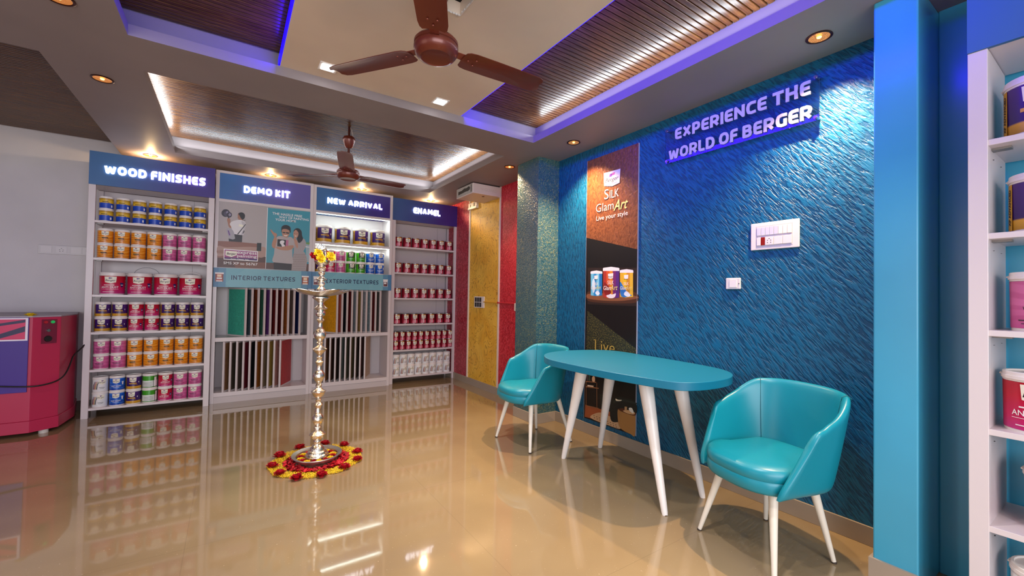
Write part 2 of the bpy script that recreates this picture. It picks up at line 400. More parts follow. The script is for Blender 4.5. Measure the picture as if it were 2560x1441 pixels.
for i, (x, s) in enumerate([(0.225, -1), (1.48, 1)]):
    bm = BM(); box(bm, min(x, x+s*0.008), max(x, x+s*0.008), -2.2, 3.04, 2.635, 2.690)
    tag(obj('led_strip', bm, M('1200ff', 0.4, 0, 0, 2.2, key='strip')), ('glowing blue light strip along the left edge of the cream ceiling board', 'blue light strip along the right edge of the cream ceiling board')[i], 'light strip')
# walls
bm = BM(); box(bm, XL, 2.95, 5.97, 6.1, 0, 2.8); struct('wall_back', bm, WALLW)
bm = BM(); box(bm, XL-0.1, XL, YN, 6.1, 0, 2.8); struct('wall_left', bm, WALLW)
bm = BM(); box(bm, XL, 2.95, YN-0.1, YN, 0, 0.35); box(bm, XL, 2.95, YN-0.1, YN, 2.62, 2.8); box(bm, XL, -2.9, YN-0.1, YN, 0.35, 2.62); struct('wall_front', bm, WALLW)
bm = BM(); box(bm, 2.70, 2.95, 0.68, 3.25, 0, 2.60); struct('wall_right', bm, BLUEW)
bm = BM(); box(bm, 2.70, 2.95, YN, 0.531, 0, 2.60); box(bm, 2.39, 2.95, 0.53, 0.68, 0, 2.5695); struct('wall_right_front', bm, PALE, bevel=0.006)
bm = BM(); box(bm, 2.445, 2.95, 3.245, 3.60, 0, 2.5695); struct('wall_pillar', bm, PILLAR)
bm = BM(); box(bm, 2.765, 2.95, 5.245, 5.97, 0, 2.62); struct('wall_right_red_rear', bm, RED1)
bm = BM(); box(bm, 2.765, 2.95, 4.45, 5.22, 0, 2.62); struct('wall_right_yellow', bm, YEL)
bm = BM(); box(bm, 2.765, 2.95, 3.60, 4.425, 0, 2.62); struct('wall_right_red', bm, RED2)
for i, y in enumerate((4.425, 5.22)):
    bm = BM(); box(bm, 2.752, 2.95, y, y+0.025, 0.09, 2.5695); struct('trim_%d' % (8+i), bm, M('e8d8c8', 0.5))
bm = BM(); box(bm, 2.688, 2.70, 0.68, 3.245, 0, 0.095); struct('baseboard_right', bm, TILE, bevel=0.002)
bm = BM(); box(bm, 2.378, 2.39, 0.53, 0.68, 0, 0.095); box(bm, 2.378, 2.688, 0.68, 0.692, 0, 0.095); struct('baseboard_column', bm, TILE).name = 'baseboard_front'
bm = BM(); box(bm, 2.433, 2.445, 3.245, 3.60, 0, 0.095); box(bm, 2.433, 2.688, 3.233, 3.245, 0, 0.095); struct('baseboard_pillar', bm, TILE, bevel=0.002)
bm = BM(); box(bm, 2.753, 2.765, 3.60, 5.95, 0, 0.09); struct('baseboard_rear', bm, TILE)
bm = BM(); box(bm, XL, 2.76, 5.955, 5.97, 0, 0.09); struct('baseboard_back', bm, M('6b5a52', 0.35))
# ---------------------------------------------------------------- downlights
def gold():
    a = N('gold_reflector', 0.18, 1.0); a.col('f0b060'); o = a.mapping()
    v = a.n('TexVoronoi'); a.l(o, v.inputs['Vector']); v.inputs['Scale'].default_value = 160
    a.bump(v.outputs['Distance'], 0.6, 0.004)
    a.b.inputs['Emission Color'].default_value = (1.0, 0.36, 0.09, 1); a.b.inputs['Emission Strength'].default_value = 0.35
    return a.m
GOLD = gold()
names = [(2.47, 0.922, 'recessed gold downlight beside the light blue column'), (2.463, 2.769, 'recessed gold downlight above the tall printed poster'), (2.40, 3.69, 'small recessed downlight between the teal pillar and the white stabiliser box'), (-0.716, 3.714, 'recessed gold downlight between the slatted panels at far left'), (-0.696, 2.796, 'recessed gold downlight cut by the top left edge of the picture'), (-0.698, 5.545, 'glowing downlight above the WOOD FINISHES cabinet'), (0.358, 5.63, 'glowing downlight above the DEMO KIT cabinet'), (1.39, 5.645, 'glowing downlight above the NEW ARRIVAL cabinet'), (2.37, 5.70, 'glowing downlight above the ENAMEL cabinet')]
for i, (x, y, lab) in enumerate(names):
    t = thing('recessed_downlight', lab, 'ceiling light', (x, y, ZC), 0, 'gold ceiling downlights')
    bm = BM(); lathe(bm, [(0.056, 0.0), (0.058, -0.004), (0.052, -0.007), (0.046, -0.004), (0.046, -0.001)], 36); obj('rim', bm, M('4a2416', 0.3, 0.6), t, smooth=60)
    bm = BM(); lathe(bm, [(0.046, -0.0035), (0.034, -0.0022), (0.016, -0.0015), (0.0, -0.0015)], 36); rf = obj('reflector', bm, GOLD, t, smooth=60)
    bm = BM(); lathe(bm, [(0.0, -0.0075), (0.008, -0.007), (0.011, -0.004), (0.011, -0.001)], 20); obj('bulb', bm, M('ffc070', 0.3, 0, 0, 3.5, key='bulb'), rf, smooth=60)
for i, (x, y, lab) in enumerate([(0.475, 2.83, 'small square lit ceiling panel left of the near fan'), (1.243, 2.853, 'small square lit ceiling panel below the near fan blade')]):
    t = thing('square_ceiling_light', lab, 'ceiling light', (x, y, 2.63), 0, 'square lights in the cream board')
    bm = BM(); box(bm, -0.052, 0.052, -0.052, 0.052, -0.004, 0); obj('frame', bm, M('e8e0da', 0.4), t)
    bm = BM(); box(bm, -0.037, 0.037, -0.037, 0.037, -0.0065, -0.004); obj('diffuser', bm, M('ffffff', 0.4, 0, 0, 14.0, key='led'), t)

# ---------------------------------------------------------------- fans
def fan(label, x, y, zb, phi, ztop, lean=0.035, canopy_dz=0.30):
    t = thing('ceiling_fan', label, 'ceiling fan', (x, y, zb), 0, 'brown ceiling fans')
    bm = BM(); lathe(bm, [(0, -0.036), (0.045, -0.037), (0.064, -0.040), (0.068, -0.044), (0.084, -0.038), (0.095, -0.024), (0.099, -0.008), (0.099, 0.002), (0.094, 0.005), (0.094, 0.010), (0.098, 0.013), (0.098, 0.024), (0.088, 0.036), (0.05, 0.044), (0.03, 0.06), (0.02, 0.09), (0, 0.09)], 48)
    obj('motor', bm, BROWNF, t, smooth=35)
    bm = BM(); tube(bm, [(0, 0, 0.08), (0, 0, ztop-zb)], 0.011, 12); obj('rod', bm, M('5a2a20', 0.35, 0.4), t, smooth=40)
    bm = BM(); lathe(bm, [(0.0, canopy_dz-0.06), (0.02, canopy_dz-0.06), (0.034, canopy_dz-0.045), (0.054, canopy_dz+0.01), (0.056, canopy_dz+0.022), (0.044, canopy_dz+0.045), (0.014, canopy_dz+0.05)], 28)
    obj('canopy', bm, BROWNF, t, smooth=40)
    bm = BM(); tube(bm, [(0.01, 0.0, canopy_dz+0.04), (0.035, 0.005, canopy_dz+0.06), (0.028, 0.01, canopy_dz+0.10), (0.008, 0.0, min(canopy_dz+0.14, ztop-zb))], 0.004, 6); obj('wire', bm, M('c8b0a8', 0.5), t, smooth=60)
    for k in range(3):
        a = phi + k*2*PI/3; R = Matrix.Rotation(a, 4, 'Z')
        bm = BM(); tilt = -math.radians(6)
        st = []
        prof = [(0.135, 0.048), (0.150, 0.058), (0.18, 0.063), (0.30, 0.064), (0.45, 0.062), (0.56, 0.060), (0.585, 0.052), (0.60, 0.030)]
        for r, hw in prof:
            zz = lean*(r-0.1)/0.5; row = []
            for s in (-1, -0.5, 0, 0.5, 1):
                yy = s*hw; row.append((r + (0.012 if s > 0 else -0.004)*abs(s)*(1 if r > 0.5 else 0), yy*math.cos(tilt), zz + yy*math.sin(tilt) - 0.006*s*s))
            st.append(row)
        for top in (0, 1):
            g = [[bm.verts.new((p[0], p[1], p[2]+top*0.003)) for p in row] for row in st]
            if top == 0: g0 = g
            for i in range(len(g)-1):
                for j in range(4): bm.faces.new((g[i][j], g[i+1][j], g[i+1][j+1], g[i][j+1]))
        for i in range(len(g)-1):
            for j in (0, 4): bm.faces.new((g0[i][j], g0[i+1][j], g[i+1][j], g[i][j]))
        for j in range(4):
            for i in (0, -1): bm.faces.new((g0[i][j], g0[i][j+1], g[i][j+1], g[i][j]))
        bmesh.ops.transform(bm, matrix=R, verts=bm.verts)
        bl = obj('blade', bm, BROWNF, t, smooth=50)
        bm = BM(); zz = 0.0
        prism(bm, [(0.08, -0.018), (0.15, -0.022), (0.215, -0.03), (0.215, 0.03), (0.15, 0.022), (0.08, 0.018)], 0.006, 0.0095)
        for q in ((0.20, -0.02), (0.20, 0.02), (0.165, 0)): lathe(bm, [(0.005, -0.001), (0.004, -0.0035+0.0), (0.0, -0.0035)], 10, 0, (q[0], q[1], 0.0))
        bmesh.ops.transform(bm, matrix=R @ Matrix.Rotation(tilt, 4, 'X'), verts=bm.verts)
        obj('bracket', bm, M('8a4638', 0.35, 0.4), bl, smooth=40)
    return t
fan('brown three blade ceiling fan nearest the camera under the cream board', 0.743, 1.764, 2.325, 0.04, 2.735, 0.02, 0.235)
fan('brown three blade ceiling fan hanging before the DEMO KIT and NEW ARRIVAL headers', 0.87, 4.035, 2.30, 0.26, 2.74, 0.02, 0.30)

